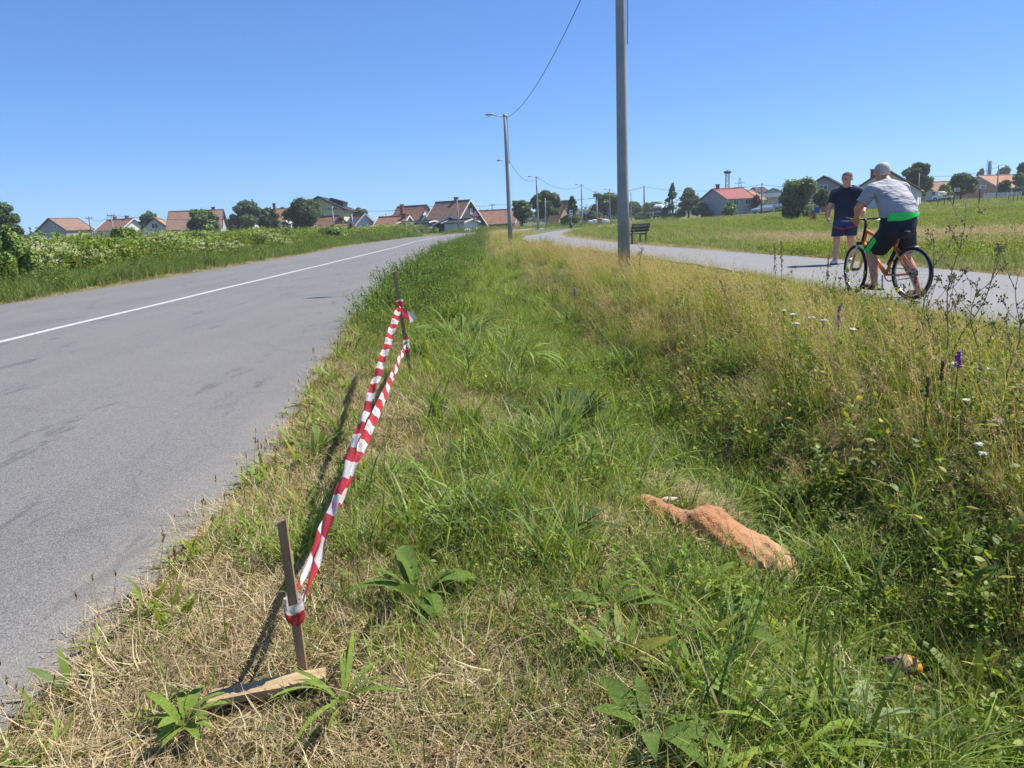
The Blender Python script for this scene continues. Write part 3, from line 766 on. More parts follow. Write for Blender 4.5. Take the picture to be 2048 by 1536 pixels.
def weed_proto(n=9, r=.35, h=(.8, 1.6), cols=((4, GRN), (4, LGR), (2, GRN2)), white=0):
    st, P = strips(disc(n, r), U(0, 6.28, n), U(*h, n), np.full(n, .012), U(.0, .25, n), U(0, .5, n), pal(n, (1, GRN2), (1, YGR)), 5, 'stem')
    m = n * 24; k = np.repeat(np.arange(n), 24); t = U(.12, 1, m) * 4.99; i = t.astype(int); f = (t - i)[:, None]
    b = P[k, i] * (1 - f) + P[k, i + 1] * f; LLn = U(.09, .2, m)
    lf, _ = strips(b, U(0, 6.28, m), LLn, LLn * U(.3, .55, m), U(.3, 1.4, m), U(.0, 1.1, m), pal(m, *cols, j=.2), 3, 'leaf')
    g = [st, lf]
    if white:
        w = n * white; k = np.repeat(np.arange(n), white)
        b = P[k, -1] + rng.normal(0, 1, (w, 3)) * np.array([.09, .09, .025])
        fl_, _ = strips(b, U(0, 6.28, w), U(.03, .06, w), U(.03, .055, w), np.full(w, 1.4), U(-.2, .2, w), pal(w, (3, (.75, .74, .6)), (1, (.6, .62, .3))), 1, 'stem')
        g.append(fl_)
    return cat_geo(g)


w_wd = lambda x, y: left_side(x, y) * sstep(1.7, 3.2, road_l(y) - x + .8 * wob(x, y, .7)) 
pts = lay([(-24, -12, 10, 34, 3.6, w_wd), (-40, -12, 34, 62, 1.7, w_wd), (-60, -8, 62, 100, .9, w_wd), (-70, 0, 98, 125, .5, lambda x, y: poly_d(x, y, ROAD_C) > 9)])
wp = [weed_proto() for _ in G4] + [weed_proto(8, .35, (.8, 1.3), ((3, YGR), (3, LGR), (1, GRN))) for _ in range(2)] + [weed_proto(8, .4, (.85, 1.35), ((3, LGR), (3, GRN), (2, GRN2)), 20) for _ in range(3)]
q = wob(pts[:, 0], pts[:, 1], .33, 7)
pick = np.where(q + U(-.4, .4, len(pts)) > .4, 6 + rng.integers(0, 3, len(pts)), rng.integers(0, 6, len(pts)))
hgt = 1 + .3 * wob(pts[:, 0], pts[:, 1], .3, 2)
scatter('weed_bank', 'tall green weeds with white umbels on the bank across the road', wp, setz(pts), pick, U(.8, 1.1, len(pts)) * hgt * np.interp(pts[:, 1], [10, 30, 70, 120], [1.0, 1.05, .95, 1.2]) * np.interp(road_l(pts[:, 1]) - pts[:, 0], [1.7, 4.6], [.45, 1]), LEAF, cat='weeds')

# ------------------------------------------------------------------ near things
def organic(mb, voxel, cuts=(), smooth=4):
    """one continuous skin over the shapes in mb"""
    o = bpy.data.objects.new('tmp', mb.mesh('tmp')); COL.objects.link(o)
    bm = bmesh.new(); bm.from_mesh(o.data); bmesh.ops.recalc_face_normals(bm, faces=bm.faces); bm.to_mesh(o.data); bm.free()
    r = o.modifiers.new('r', 'REMESH'); r.mode = 'VOXEL'; r.voxel_size = voxel; r.use_smooth_shade = True
    sm = o.modifiers.new('s', 'SMOOTH'); sm.iterations = smooth; sm.factor = .5
    dg = bpy.context.evaluated_depsgraph_get()
    me = bpy.data.meshes.new_from_object(o.evaluated_get(dg))
    bpy.data.objects.remove(o)
    if cuts:
        bm = bmesh.new(); bm.from_mesh(me)
        for co, no in cuts:
            bmesh.ops.bisect_plane(bm, geom=bm.verts[:] + bm.edges[:] + bm.faces[:], plane_co=co, plane_no=no, clear_outer=True)
        bm.to_mesh(me); bm.free()
    me.materials.clear()
    return me


# wooden stakes
def stake(base, top, w, label):
    b = Vector(base); t = Vector(top); d = t - b
    o = thing('wooden_stake', label, 'stake', b, group='wooden marker stakes')
    m = MB(); L = d.length; n = 7; vs = []; rs = random.Random(int(w * 1e5))
    x = Vector((1, .15, 0)).normalized(); y = d.normalized().cross(x).normalized(); x = y.cross(d.normalized())
    fs = []
    for i in range(n):
        p = d * (i / (n - 1)) * 1.0
        if i == 0: p = d * -.12
        k = w / 2 * (1 + rs.uniform(-.05, .05))
        for sx, sy in ((-1, -1), (1, -1), (1, 1), (-1, 1)):
            q = p + x * sx * k + y * sy * k * .85
            if i == n - 1: q += d.normalized() * (sx * .004 + sy * .003 + rs.uniform(-.002, .002))
            vs.append(q)
    for i in range(n - 1):
        for k in range(4): fs.append((i * 4 + k, i * 4 + (k + 1) % 4, (i + 1) * 4 + (k + 1) % 4, (i + 1) * 4 + k))
    fs.append((0, 1, 2, 3)); fs.append(tuple(range(4 * n - 4, 4 * n)))
    m.add(vs, fs).build('shaft', WOODFRESH, o)
    return o


S1B = Vector((-.592, 1.80, z1(-.592, 1.80))); S1T = Vector((-.594, 1.775, .497))
S2B = Vector((-.835, 6.1, z1(-.83, 6.1))); S2T = Vector((-.902, 6.09, .85))
stake(S1B, S1T, .0225, 'short wooden stake nearest the camera, tied with red and white tape')
stake(S2B, S2T, .03, 'taller wooden stake at the far end of the barrier tape')


# barrier tape
def tape_mat():
    m = bpy.data.materials.new('red_white_tape'); m.use_nodes = True
    n = m.node_tree.nodes; l = m.node_tree.links; n.remove(n['Principled BSDF'])
    a = n.new('ShaderNodeAttribute'); a.attribute_name = 'tape'
    sp = n.new('ShaderNodeSeparateXYZ'); l.new(a.outputs['Vector'], sp.inputs[0])
    sl_ = n.new('ShaderNodeMath'); sl_.operation = 'MULTIPLY_ADD'; sl_.inputs[1].default_value = .09; l.new(sp.outputs[1], sl_.inputs[0]); l.new(sp.outputs[0], sl_.inputs[2])
    md = n.new('ShaderNodeMath'); md.operation = 'MODULO'; md.inputs[1].default_value = .31; l.new(sl_.outputs[0], md.inputs[0])
    gt = n.new('ShaderNodeMath'); gt.operation = 'GREATER_THAN'; gt.inputs[1].default_value = .155; l.new(md.outputs[0], gt.inputs[0])
    mx = n.new('ShaderNodeMix'); mx.data_type = 'RGBA'; mx.inputs[6].default_value = (.76, .75, .74, 1); mx.inputs[7].default_value = (.55, .05, .06, 1)
    l.new(gt.outputs[0], mx.inputs[0])
    # small red print on the white bars, close to one edge
    def rng_(src, lo, hi):
        g = n.new('ShaderNodeMath'); g.operation = 'GREATER_THAN'; g.inputs[1].default_value = lo; h = n.new('ShaderNodeMath'); h.operation = 'LESS_THAN'; h.inputs[1].default_value = hi
        l.new(src, g.inputs[0]); l.new(src, h.inputs[0]); k = n.new('ShaderNodeMath'); k.operation = 'MULTIPLY'; l.new(g.outputs[0], k.inputs[0]); l.new(h.outputs[0], k.inputs[1]); return k.outputs[0]
    wv = n.new('ShaderNodeTexWave'); wv.inputs['Scale'].default_value = 28; wv.inputs['Distortion'].default_value = 6; wv.inputs['Detail'].default_value = 1; l.new(a.outputs['Vector'], wv.inputs['Vector'])
    pr = n.new('ShaderNodeMath'); pr.operation = 'MULTIPLY'; l.new(rng_(md.outputs[0], .05, .1), pr.inputs[0]); l.new(rng_(sp.outputs[1], .16, .36), pr.inputs[1])
    p2 = n.new('ShaderNodeMath'); p2.operation = 'MULTIPLY'; l.new(pr.outputs[0], p2.inputs[0]); l.new(rng_(wv.outputs[0], .5, 2), p2.inputs[1])
    m2 = n.new('ShaderNodeMix'); m2.data_type = 'RGBA'; m2.inputs[7].default_value = (.68, .035, .05, 1); l.new(p2.outputs[0], m2.inputs[0]); l.new(mx.outputs[2], m2.inputs[6])
    tn = n.new('ShaderNodeTexNoise'); tn.inputs['Scale'].default_value = 14; tn.inputs['Detail'].default_value = 5; l.new(a.outputs['Vector'], tn.inputs['Vector'])
    tr_ = n.new('ShaderNodeMapRange'); tr_.inputs[1].default_value = .35; tr_.inputs[2].default_value = .65; tr_.inputs[3].default_value = .74; tr_.inputs[4].default_value = 1.05; l.new(tn.outputs[0], tr_.inputs[0])
    tv = n.new('ShaderNodeVectorMath'); tv.operation = 'SCALE'; l.new(m2.outputs[2], tv.inputs[0]); l.new(tr_.outputs[0], tv.inputs['Scale'])
    col = tv.outputs[0]
    d = n.new('ShaderNodeBsdfDiffuse'); t = n.new('ShaderNodeBsdfTranslucent'); g = n.new('ShaderNodeBsdfGlossy'); g.inputs['Roughness'].default_value = .3
    l.new(col, d.inputs[0]); l.new(col, t.inputs[0])
    m1 = n.new('ShaderNodeMixShader'); m1.inputs[0].default_value = .42; l.new(d.outputs[0], m1.inputs[1]); l.new(t.outputs[0], m1.inputs[2])
    m3 = n.new('ShaderNodeMixShader'); m3.inputs[0].default_value = .05; l.new(m1.outputs[0], m3.inputs[1]); l.new(g.outputs[0], m3.inputs[2])
    l.new(m3.outputs[0], n['Material Output'].inputs['Surface']); return m


TAPE = tape_mat()


def ribbon(name, pts, widths, angles, parent, s0=0.0, across=6, seed=1, crinkle=.0045):
    """a strip of tape: angle 0 lies flat, pi/2 hangs upright"""
    rs = np.random.default_rng(seed); pts = [Vector(p) for p in pts]; V = []; A = []; s = s0
    ph = rs.uniform(0, 6, 4)
    for i, p in enumerate(pts):
        d = (pts[min(i + 1, len(pts) - 1)] - pts[max(i - 1, 0)]).normalized()
        if i: s += (p - pts[i - 1]).length
        x = d.cross(Vector((0, 0, 1))); x.normalize(); z = x.cross(d)
        for k in range(across + 1):
            v = k / across - .5; a = angles[i]
            o = (x * math.cos(a) + z * math.sin(a)) * v * widths[i]
            nrm = (-x * math.sin(a) + z * math.cos(a))
            o += nrm * (crinkle * math.sin(v * 7 + s * 9 + ph[0]) + crinkle * .8 * math.sin(s * 23 + ph[1] + v * 4) + .12 * widths[i] * math.cos(v * PI) * math.sin(s * 1.6 + ph[2]))
            V.append(p + o); A.append((s, v + .5, 0))
    m = across + 1
    Fc = [(i * m + k, i * m + k + 1, (i + 1) * m + k + 1, (i + 1) * m + k) for i in range(len(pts) - 1) for k in range(across)]
    me = bpy.data.meshes.new(name); me.from_pydata([tuple(v) for v in V], [], Fc); me.update()
    me.attributes.new('tape', 'FLOAT_VECTOR', 'POINT').data.foreach_set('vector', np.array(A, np.float32).ravel())
    o = link(name, me, TAPE, parent, True); return o


def wrap(name, c, axis, r, turns, h, parent, s0, width=.022, seed=3):
    """tape wound round a stake"""
    rs = random.Random(seed); ax = Vector(axis).normalized(); x = ax.cross(Vector((0, 1, 0))).normalized(); y = ax.cross(x)
    n = int(turns * 14); V = []; A = []; Fc = []
    for i in range(n + 1):
        t = i / n; a = t * turns * 2 * PI; rr = r * (1 + .12 * math.sin(a * 1.7 + seed)) * (1.05 + .15 * t)
        p = Vector(c) + ax * (h * (t - .5) + .004 * math.sin(a * 2.3)) + (x * math.cos(a) + y * math.sin(a)) * rr
        for k, v in enumerate((-.5, -.15, .2, .5)):
            V.append(p + ax * v * width + (x * math.cos(a) + y * math.sin(a)) * (.002 * (k % 2) + rs.uniform(0, .0015))); A.append((s0 + a * r * .55, v + .5, 0))
        if i: Fc += [((i - 1) * 4 + k, (i - 1) * 4 + k + 1, i * 4 + k + 1, i * 4 + k) for k in range(3)]
    me = bpy.data.meshes.new(name); me.from_pydata([tuple(v) for v in V], [], Fc); me.update()
    me.attributes.new('tape', 'FLOAT_VECTOR', 'POINT').data.foreach_set('vector', np.array(A, np.float32).ravel())
    return link(name, me, TAPE, parent, True)


tp = thing('barrier_tape', 'red and white striped barrier tape stretched low between the two stakes', 'barrier tape')
KN = S1B.lerp(S1T, .47); KU = S2B.lerp(S2T, .675); KL = S2B.lerp(S2T, .29)
N_ = 90
def run(a, b, sag):
    return [Vector(a).lerp(Vector(b), i / N_) - Vector((0, 0, 4 * sag * (i / N_) * (1 - i / N_))) for i in range(N_ + 1)]
tt_ = [i / N_ for i in range(N_ + 1)]
ribbon('upper_strand', run(KN + Vector((.012, .03, 0)), KU + Vector((0, -.03, -.01)), .006), [.056 * min(1, .32 + t * 5) * min(1, .35 + (1 - t) * 9) for t in tt_], [.35 + .55 * math.sin(t * 3.3 + .3) * (1 - t) - .35 * t for t in tt_], tp, 0.05, seed=4)
ribbon('lower_strand', run(KN + Vector((-.006, .04, .03)), KL + Vector((0, -.03, 0)), .012), [.052 * min(1, .3 + t * 4) * min(1, .4 + (1 - t) * 9) * (1 - .3 * t) for t in tt_], [-.5 + .8 * math.sin(t * 4.2 + 1.2) for t in tt_], tp, .19, seed=9)
wrap('knot', KN, S1T - S1B, .0195, 3.2, .05, tp, .17, .026)
wrap('knot', KU, S2T - S2B, .025, 2.6, .07, tp, .05, .035, 5)
wrap('knot', KL, S2T - S2B, .025, 2.8, .12, tp, .21, .035, 8)
ribbon('loose_end', [KU + Vector(v) for v in ((.01, -.03, -.02), (.03, -.035, -.05), (.055, -.03, -.08), (.085, -.02, -.1), (.105, -.01, -.13))], [.03, .06, .075, .075, .07], [.9, 1.0, 1.1, 1.2, 1.3], tp, .17, seed=2)

# board lying at the foot of the near stake
pa = gnd(418, 1420, .02); pb = gnd(652, 1374, .02)
bd = MB(); L_ = (pb - pa).length; n = 9; vs = []
for i in range(n):
    x = -L_ / 2 + L_ * i / (n - 1)
    for y, z in ((-.026, -.009), (.026, -.009), (.025, .010), (-.025, .010)):
        vs.append((x + (.004 * (y > 0) if i in (0, n - 1) else 0), y + .0012 * math.sin(i * 2.1), z + .0015 * math.sin(i * 1.3 + y * 40)))
fs = [(i * 4 + k, i * 4 + (k + 1) % 4, (i + 1) * 4 + (k + 1) % 4, (i + 1) * 4 + k) for i in range(n - 1) for k in range(4)] + [(0, 1, 2, 3), tuple(range(4 * n - 4, 4 * n))]
plank = bd.add(vs, fs).build('wooden_board', PLANKWOOD)
pm = (pa + pb) / 2; plank.location = (pm.x, pm.y, z1(pm.x, pm.y) + .04)
plank.rotation_euler = (.03, -.02, math.atan2(pb.y - pa.y, pb.x - pa.x)); tag(plank, 'short weathered board lying in dry grass at the near stake', 'board')

# dead deer in the ditch
def deer_mat():
    m = mat('deer_coat', (.42, .18, .065), .8, .25, 9, .5, 120)
    n = m.node_tree.nodes; l = m.node_tree.links; b = n['Principled BSDF']
    old = b.inputs['Base Color'].links[0].from_socket
    tc = n.new('ShaderNodeTexCoord'); sp = n.new('ShaderNodeSeparateXYZ'); l.new(tc.outputs['Object'], sp.inputs[0])
    mr = n.new('ShaderNodeMapRange'); mr.inputs[1].default_value = .0; mr.inputs[2].default_value = .42; l.new(sp.outputs[0], mr.inputs[0])
    mx = n.new('ShaderNodeMix'); mx.data_type = 'RGBA'; l.new(mr.outputs[0], mx.inputs[0]); l.new(old, mx.inputs[6]); mx.inputs[7].default_value = (.6, .38, .2, 1)
    # dark noise patches in the coat colour, with an outline of their own
    nz = n.new('ShaderNodeTexNoise'); nz.inputs['Scale'].default_value = 13; nz.inputs['Detail'].default_value = 4; l.new(tc.outputs['Object'], nz.inputs['Vector'])
    rp = n.new('ShaderNodeValToRGB'); rp.color_ramp.elements[0].position = .66; rp.color_ramp.elements[1].position = .7; l.new(nz.outputs[0], rp.inputs[0])
    m2 = n.new('ShaderNodeMix'); m2.data_type = 'RGBA'; l.new(rp.outputs[0], m2.inputs[0]); l.new(mx.outputs[2], m2.inputs[6]); m2.inputs[7].default_value = (.1, .045, .025, 1)
    l.new(m2.outputs[2], b.inputs['Base Color']); b.inputs['Sheen Weight'].default_value = .3
    return m


DX, DY = .96, 3.14
dz = z1(DX, DY)
dm = MB()
V3 = Vector
zz = lambda x, y, h: V3((x - DX, y - DY, z1(x, y) - dz + h))
SP = [(.52, 3.35, .02, .02), (.545, 3.34, .03, .028), (.58, 3.31, .055, .042), (.625, 3.275, .062, .05), (.68, 3.235, .07, .06), (.74, 3.19, .078, .078), (.79, 3.165, .1, .11), (.85, 3.15, .128, .135), (.91, 3.14, .132, .15), (.98, 3.13, .128, .152), (1.05, 3.13, .118, .14), (1.11, 3.135, .112, .122), (1.17, 3.14, .1, .108), (1.215, 3.145, .082, .09), (1.245, 3.145, .058, .065), (1.262, 3.145, .025, .03)]
vs = []; kk = 22
for i, (x, y, h_, w_) in enumerate(SP):
    xa, ya = SP[max(0, i - 1)][:2]; xb, yb = SP[min(len(SP) - 1, i + 1)][:2]; lt_ = Vector((-(yb - ya), xb - xa, 0)).normalized()
    gz = sum(z1(x + q, y) for q in (-.12, -.06, 0, .06, .12)) / 5; c_ = V3((x - DX, y - DY, gz - dz + h_ * .75 + .012))
    for k in range(kk):
        a_ = 2 * PI * k / kk; ca, sa = math.cos(a_), math.sin(a_)
        rr_ = 1 + .05 * math.sin(3 * a_ + x * 19) + .03 * math.sin(x * 60 + a_ * 2)
        vs.append(c_ + lt_ * w_ * ca * rr_ + Vector((0, 0, 1)) * h_ * (sa if sa > 0 else sa * .8) * rr_ * (1 + .1 * math.cos(a_ - 1.2)))
fs = [(i * kk + k, i * kk + (k + 1) % kk, (i + 1) * kk + (k + 1) % kk, (i + 1) * kk + k) for i in range(len(SP) - 1) for k in range(kk)] + [tuple(range(kk)), tuple(range(len(vs) - kk, len(vs)))]
dm.add(vs, fs)
dm.capsule(zz(1.17, 3.1, .05), .065, zz(1.235, 3.06, .04), .04); dm.capsule(zz(1.13, 3.05, .04), .05, zz(1.06, 2.98, .03), .034); dm.capsule(zz(1.06, 2.98, .03), .028, zz(.95, 2.96, .015), .018)
dm.capsule(zz(.86, 3.08, .04), .045, zz(.87, 2.97, .02), .024); dm.capsule(zz(.87, 2.97, .02), .024, zz(.77, 2.94, .015), .014)
dme = organic(dm, .009, smooth=5)
co = np.zeros(len(dme.vertices) * 3); dme.vertices.foreach_get('co', co); co = co.reshape(-1, 3); no = np.zeros(len(dme.vertices) * 3); dme.vertices.foreach_get('normal', no); no = no.reshape(-1, 3)
fold = .011 * wob(co[:, 0] + co[:, 2], co[:, 1] - co[:, 2] * .7, 16) + .006 * np.abs(wob(co[:, 0], co[:, 1] + co[:, 2], 34, 3))
dme.vertices.foreach_set('co', (co + no * fold[:, None]).ravel()); dme.update(); 
co = np.zeros(len(dme.vertices) * 3); dme.vertices.foreach_get('co', co); co = co.reshape(-1, 3); no = np.zeros(len(dme.vertices) * 3); dme.vertices.foreach_get('normal', no); no = no.reshape(-1, 3)
deer = link('deer', dme, deer_mat(), smooth=True); deer.location = (DX, DY, dz - .012)
tag(deer, 'reddish-brown dead deer lying in the grass of the ditch', 'deer')
k_ = rng.choice(np.where(no[:, 2] > -.1)[0], 24000); t0 = np.array([.85, -.25, -.3]); n_ = no[k_]
tdir = t0 - n_ * (n_ @ t0)[:, None] + rng.normal(0, .22, n_.shape) + n_ * .1; tdir /= np.linalg.norm(tdir, axis=1)[:, None]
az_ = np.arctan2(tdir[:, 1], tdir[:, 0]); th_ = np.arccos(np.clip(tdir[:, 2], -1, 1))
fx = np.clip((co[k_, 0] + .02) / .3, 0, 1)[:, None]; fcol = np.array([.52, .28, .125]) * (1 - fx) + np.array([.74, .53, .33]) * fx
fcol = fcol * rng.normal(1, .14, (len(k_), 1)) * (1 + .3 * wob(co[k_, 0], co[k_, 1], 15))[:, None]; dk = (wob(co[k_, 0], co[k_, 1], 34, 5) > .95)[:, None]; fcol = np.where(dk, fcol * .4, fcol)
fg, _ = strips(co[k_] - n_ * .002, az_, U(.008, .018, len(k_)), U(.0008, .0015, len(k_)), th_, U(0, .25, len(k_)), np.clip(fcol, .01, .9), 2)
fo = link('fur', geo_mesh('fur', fg), STRAW, deer); fo['kind'] = 'stuff'
em = MB(); eb = zz(.66, 3.34, .10); et = zz(.76, 3.38, .17)
em.capsule(eb, .012, (eb + et) / 2, .02, 8); em.capsule((eb + et) / 2, .02, et, .005, 8)
em.build('ear', mat('deer_ear', S(176, 160, 140), .8, .35, 20), deer, True)

# crushed drinks bottle
bt = thing('plastic_bottle', 'crushed plastic bottle with orange label lying in the ditch', 'bottle', (1.36, 2.40, z1(1.36, 2.40) + .09), .12)
CLEAR = bpy.data.materials.new('clear_plastic'); CLEAR.use_nodes = True
b_ = CLEAR.node_tree.nodes['Principled BSDF']; b_.inputs['Base Color'].default_value = (.4, .29, .2, 1); b_.inputs['Roughness'].default_value = .15
b_.inputs['Transmission Weight'].default_value = .45; b_.inputs['IOR'].default_value = 1.2
LABELM = mat('orange_label', (.6, .17, .02), .4, .6, 45, col2=(.62, .36, .05), spec=.5)
def crushed(x0, x1, r, n, seed):
    rs = np.random.default_rng(seed); m = MB(); k = 14; vs = []
    for i in range(n):
        x = x0 + (x1 - x0) * i / (n - 1)
        for j in range(k):
            a = 2 * PI * j / k; q = r * (1 + .1 * math.sin(a * 2 + x * 60) + rs.uniform(-.05, .05)) * (1 + .06 * (i % 2))
            vs.append((x, q * math.cos(a), q * math.sin(a) * .8))
    fs = [(i * k + j, i * k + (j + 1) % k, (i + 1) * k + (j + 1) % k, (i + 1) * k + j) for i in range(n - 1) for j in range(k)]
    return m.add(vs, fs + [tuple(range(k)), tuple(range(n * k - k, n * k))])
crushed(-.06, .0, .034, 6, 1).build('body', CLEAR, bt, True)
crushed(.001, .042, .035, 8, 2).build('label', LABELM, bt, True)
crushed(-.078, -.061, .024, 3, 4).build('shoulder', CLEAR, bt, True)
for c in bt.children: c.rotation_euler = (.3, .25, .1)

# ------------------------------------------------------------------ single plants
def broad_leaf(L, W, bend=.9, fold=.25, wav=.06, jag=0.0, segs=9, seed=0):
    """a leaf along +x from the origin with a folded midrib"""
    rs = np.random.default_rng(seed); V = []; x = z = 0.0; th = .9
    for i in range(segs + 1):
        t = i / segs
        w = W * .5 * (math.sin(min(1, t * .94 + .06) * PI) ** .8 if i < segs else .02) * (1 + jag * (1 if i % 2 else -1)) * (1 if t > .12 else .5)
        for s, hgt in ((-1, fold), (0, 0), (1, fold)):
            V.append((x - math.sin(th) * abs(s) * 0, s * w, z + abs(s) * w * hgt + wav * W * math.sin(t * 9 + s * 1.3 + seed) * abs(s)))
        th -= bend / segs; x += L / segs * math.cos(th); z += L / segs * math.sin(th)
    Fc = []
    for i in range(segs):
        for k in range(2): Fc.append((i * 3 + k, i * 3 + k + 1, i * 3 + k + 4, i * 3 + k + 3))
    me = bpy.data.meshes.new('leaf'); me.from_pydata(V, [], Fc); me.update(); return me


def leaf_skin(name, col, var=.32):
    m = mat(name, col, .55, var, 22, .6, 90, spec=.3)
    n = m.node_tree.nodes; l = m.node_tree.links; b = n['Principled BSDF']; out = n['Material Output']
    t = n.new('ShaderNodeBsdfTranslucent'); src = b.inputs['Base Color'].links[0].from_socket; l.new(src, t.inputs[0])
    mx = n.new('ShaderNodeMixShader'); mx.inputs[0].default_value = .3; l.new(b.outputs[0], mx.inputs[1]); l.new(t.outputs[0], mx.inputs[2]); l.new(mx.outputs[0], out.inputs['Surface'])
    return m


LS_BRIGHT = leaf_skin('bright_leaf', (.25, .36, .055)); LS_MID = leaf_skin('mid_green_leaf', (.16, .25, .04)); LS_DARK = leaf_skin('dark_leaf', (.075, .14, .03))
LS_PALE = leaf_skin('pale_leaf', (.34, .42, .18)); LS_STEM = mat('green_stem', (.14, .17, .05), .7, .2, 10); LS_DRYSTEM = mat('dry_stem', (.21, .165, .09), .8, .3, 10)
PURPLE = mat('purple_petals', (.3, .06, .38), .7, .3, 60); YARROW = mat('cream_florets', (.74, .73, .64), .8, .12, 60); REDSEED = mat('red_brown_seed', (.13, .07, .06), .9, .4, 60)


def rosette(name, label, px, nleaf, L, W, skin, elev=(.5, 1.15), bend=1.2, jag=0.0, rz=None, seed=1, fold=.25, z=0.0, cat='plant', spread=.012):
    rs = random.Random(seed); p = gnd(px[0], px[1], z); zt_ = z1(p.x, p.y); p = gnd(px[0], px[1], zt_)
    o = thing(name, label, cat, (p.x, p.y, z1(p.x, p.y) + .03))
    meshes = [broad_leaf(1, W / L * rs.uniform(.8, 1.15), bend * rs.uniform(.6, 1.4), fold, jag=jag, seed=seed * 7 + k) for k in range(4)]
    for m in meshes: m.materials.append(skin); m.polygons.foreach_set('use_smooth', [True] * len(m.polygons))
    for k in range(nleaf):
        c = bpy.data.objects.new('leaf', meshes[k % 4]); COL.objects.link(c); c.parent = o
        a = 2.4 * k + rs.uniform(-.4, .4); s = L * rs.uniform(.6, 1.1)
        s *= 1.25; c.scale = (s, s, s); e = rs.uniform(*elev)
        c.rotation_euler = (rs.uniform(-.35, .35), .9 - e, a); c.location = (spread * math.cos(a), spread * math.sin(a), 0)
    return o


rosette('dock_plant', 'bright green broad-leaved rosette just below the board', (372, 1470), 16, .1, .022, LS_BRIGHT, (.6, 1.35), seed=1)
rosette('dock_plant', 'large dock with long drooping leaves right of the near stake', (838, 1215), 11, .2, .042, LS_MID, (.6, 1.35), seed=2)
rosette('strap_leaf_tuft', 'pale yellow-green strap-leaved tuft right of the board end', (690, 1425), 16, .17, .012, LS_BRIGHT, (.6, 1.3), seed=3)
rosette('plantain', 'dense dark green plantain in the mown grass left of the deer', (1150, 1075), 20, .16, .03, LS_DARK, (.4, 1.25), seed=4)
rosette('broad_grass_clump', 'tall clump of wide grass blades beyond the far stake', (925, 690), 44, .5, .022, LS_MID, (1.0, 1.5), 1.5, seed=5, spread=.16)
rosette('broad_grass_clump', 'arching wide-bladed grass clump in front of the tall blade clump', (1010, 730), 36, .42, .02, LS_BRIGHT, (.8, 1.4), 1.9, seed=6, spread=.2)
rosette('dock_plant', 'upright dock leaves growing against the belly of the deer', (1405, 1175), 12, .17, .04, LS_BRIGHT, (.6, 1.3), seed=7)
rosette('dock_plant', 'broad-leaved dock between the deer and the bottom edge', (1440, 1260), 10, .19, .05, LS_MID, (.4, 1.2), seed=8)
rosette('thistle_rosette', 'pale jagged thistle rosette below the bottle', (1690, 1440), 9, .22, .045, LS_PALE, (.3, .9), jag=.3, seed=9)
rosette('strap_leaf_tuft', 'coarse strap-leaved tuft at the bottom edge under the thistle', (1590, 1510), 18, .24, .016, LS_BRIGHT, (.6, 1.35), seed=10)
rosette('dock_plant', 'leafy dock at the bottom edge right of centre', (1300, 1490), 12, .15, .035, LS_MID, (.5, 1.2), seed=11)
rosette('dock_plant', 'dock rosette near the head of the deer', (1225, 1230), 9, .15, .036, LS_MID, (.4, 1.2), seed=12)
rosette('bindweed_leaves', 'heart-shaped bindweed leaves above the back of the deer', (1500, 985), 14, .1, .06, LS_BRIGHT, (.6, 1.5), .5, seed=13, spread=.09)
rosette('plantain', 'small plantain between the tape and the dock with drooping leaves', (800, 960), 12, .14, .022, LS_BRIGHT, (.5, 1.25), seed=14)
rosette('plantain', 'plantain with narrow leaves left of the tape middle', (640, 905), 10, .16, .02, LS_MID, (.5, 1.3), seed=15)
rosette('clover_bush', 'low dark green leafy bush in the middle of the verge', (1110, 830), 70, .17, .045, LS_DARK, (.5, 1.45), .7, seed=16, spread=.24)
rosette('sow_thistle', 'bright weed at the lower right corner of the ditch', (1985, 1470), 12, .14, .03, LS_BRIGHT, (.4, 1.2), jag=.2, seed=17)


def stem_pts(h, lean, az, n=8, bend=.15):
    return [Vector((math.cos(az) * (lean * t + bend * t * t) * h, math.sin(az) * (lean * t + bend * t * t) * h, h * t)) for t in [i / (n - 1) for i in range(n)]]


def plant_at(x, y): return (x, y, z1(x, y) - .01)


def loosestrife(label, px, depth, h, spike, dark=False, seed=0):
    rs = random.Random(seed); top = at(px[0], px[1], depth); x, y = top.x, top.y; g = z1(x, y); h = top.z - g
    o = thing('loosestrife', label, 'flower', (x, y, g), group='purple loosestrife in the tall grass')
    MB().tube(stem_pts(h, .0, 0, 6, 0), [.004, .0035, .003, .003, .0025, .002], 5).build('stem', LS_STEM, o)
    m = MB()
    for k in range(70):
        t = rs.random(); zf = h - spike * (1 - t); a = rs.uniform(0, 6.28); r = (.014 if not dark else .007) * (1 - .55 * t)
        m.ell((r * math.cos(a), r * math.sin(a), zf), (.007, .007, .005), 5, 3)
    m.build('flower_spike', PURPLE if not dark else REDSEED, o)
    for k in range(10):
        t = rs.uniform(.2, .8); l = link('leaf', broad_leaf(.07, .012, .5, seed=k), LS_MID, o, True); l.location = (0, 0, t * h); l.rotation_euler = (0, .1, rs.uniform(0, 6.28))
    return o


loosestrife('purple loosestrife spike in front of the path, below the front wheel', (1679, 612), 5.6, .9, .16, seed=1)
loosestrife('purple loosestrife spike nearest the right edge of the grass', (1918, 702), 3.9, .9, .09, seed=2)
loosestrife('small purple loosestrife spike left of the tall grey pole', (1149, 575), 9.5, .8, .14, seed=3)
loosestrife('faded dark loosestrife spike beside the purple one on the far right', (1886, 722), 3.9, .8, .1, True, seed=4)
loosestrife('faded dark loosestrife spike standing lowest in the right-hand grass', (1856, 755), 3.75, .8, .1, True, seed=5)


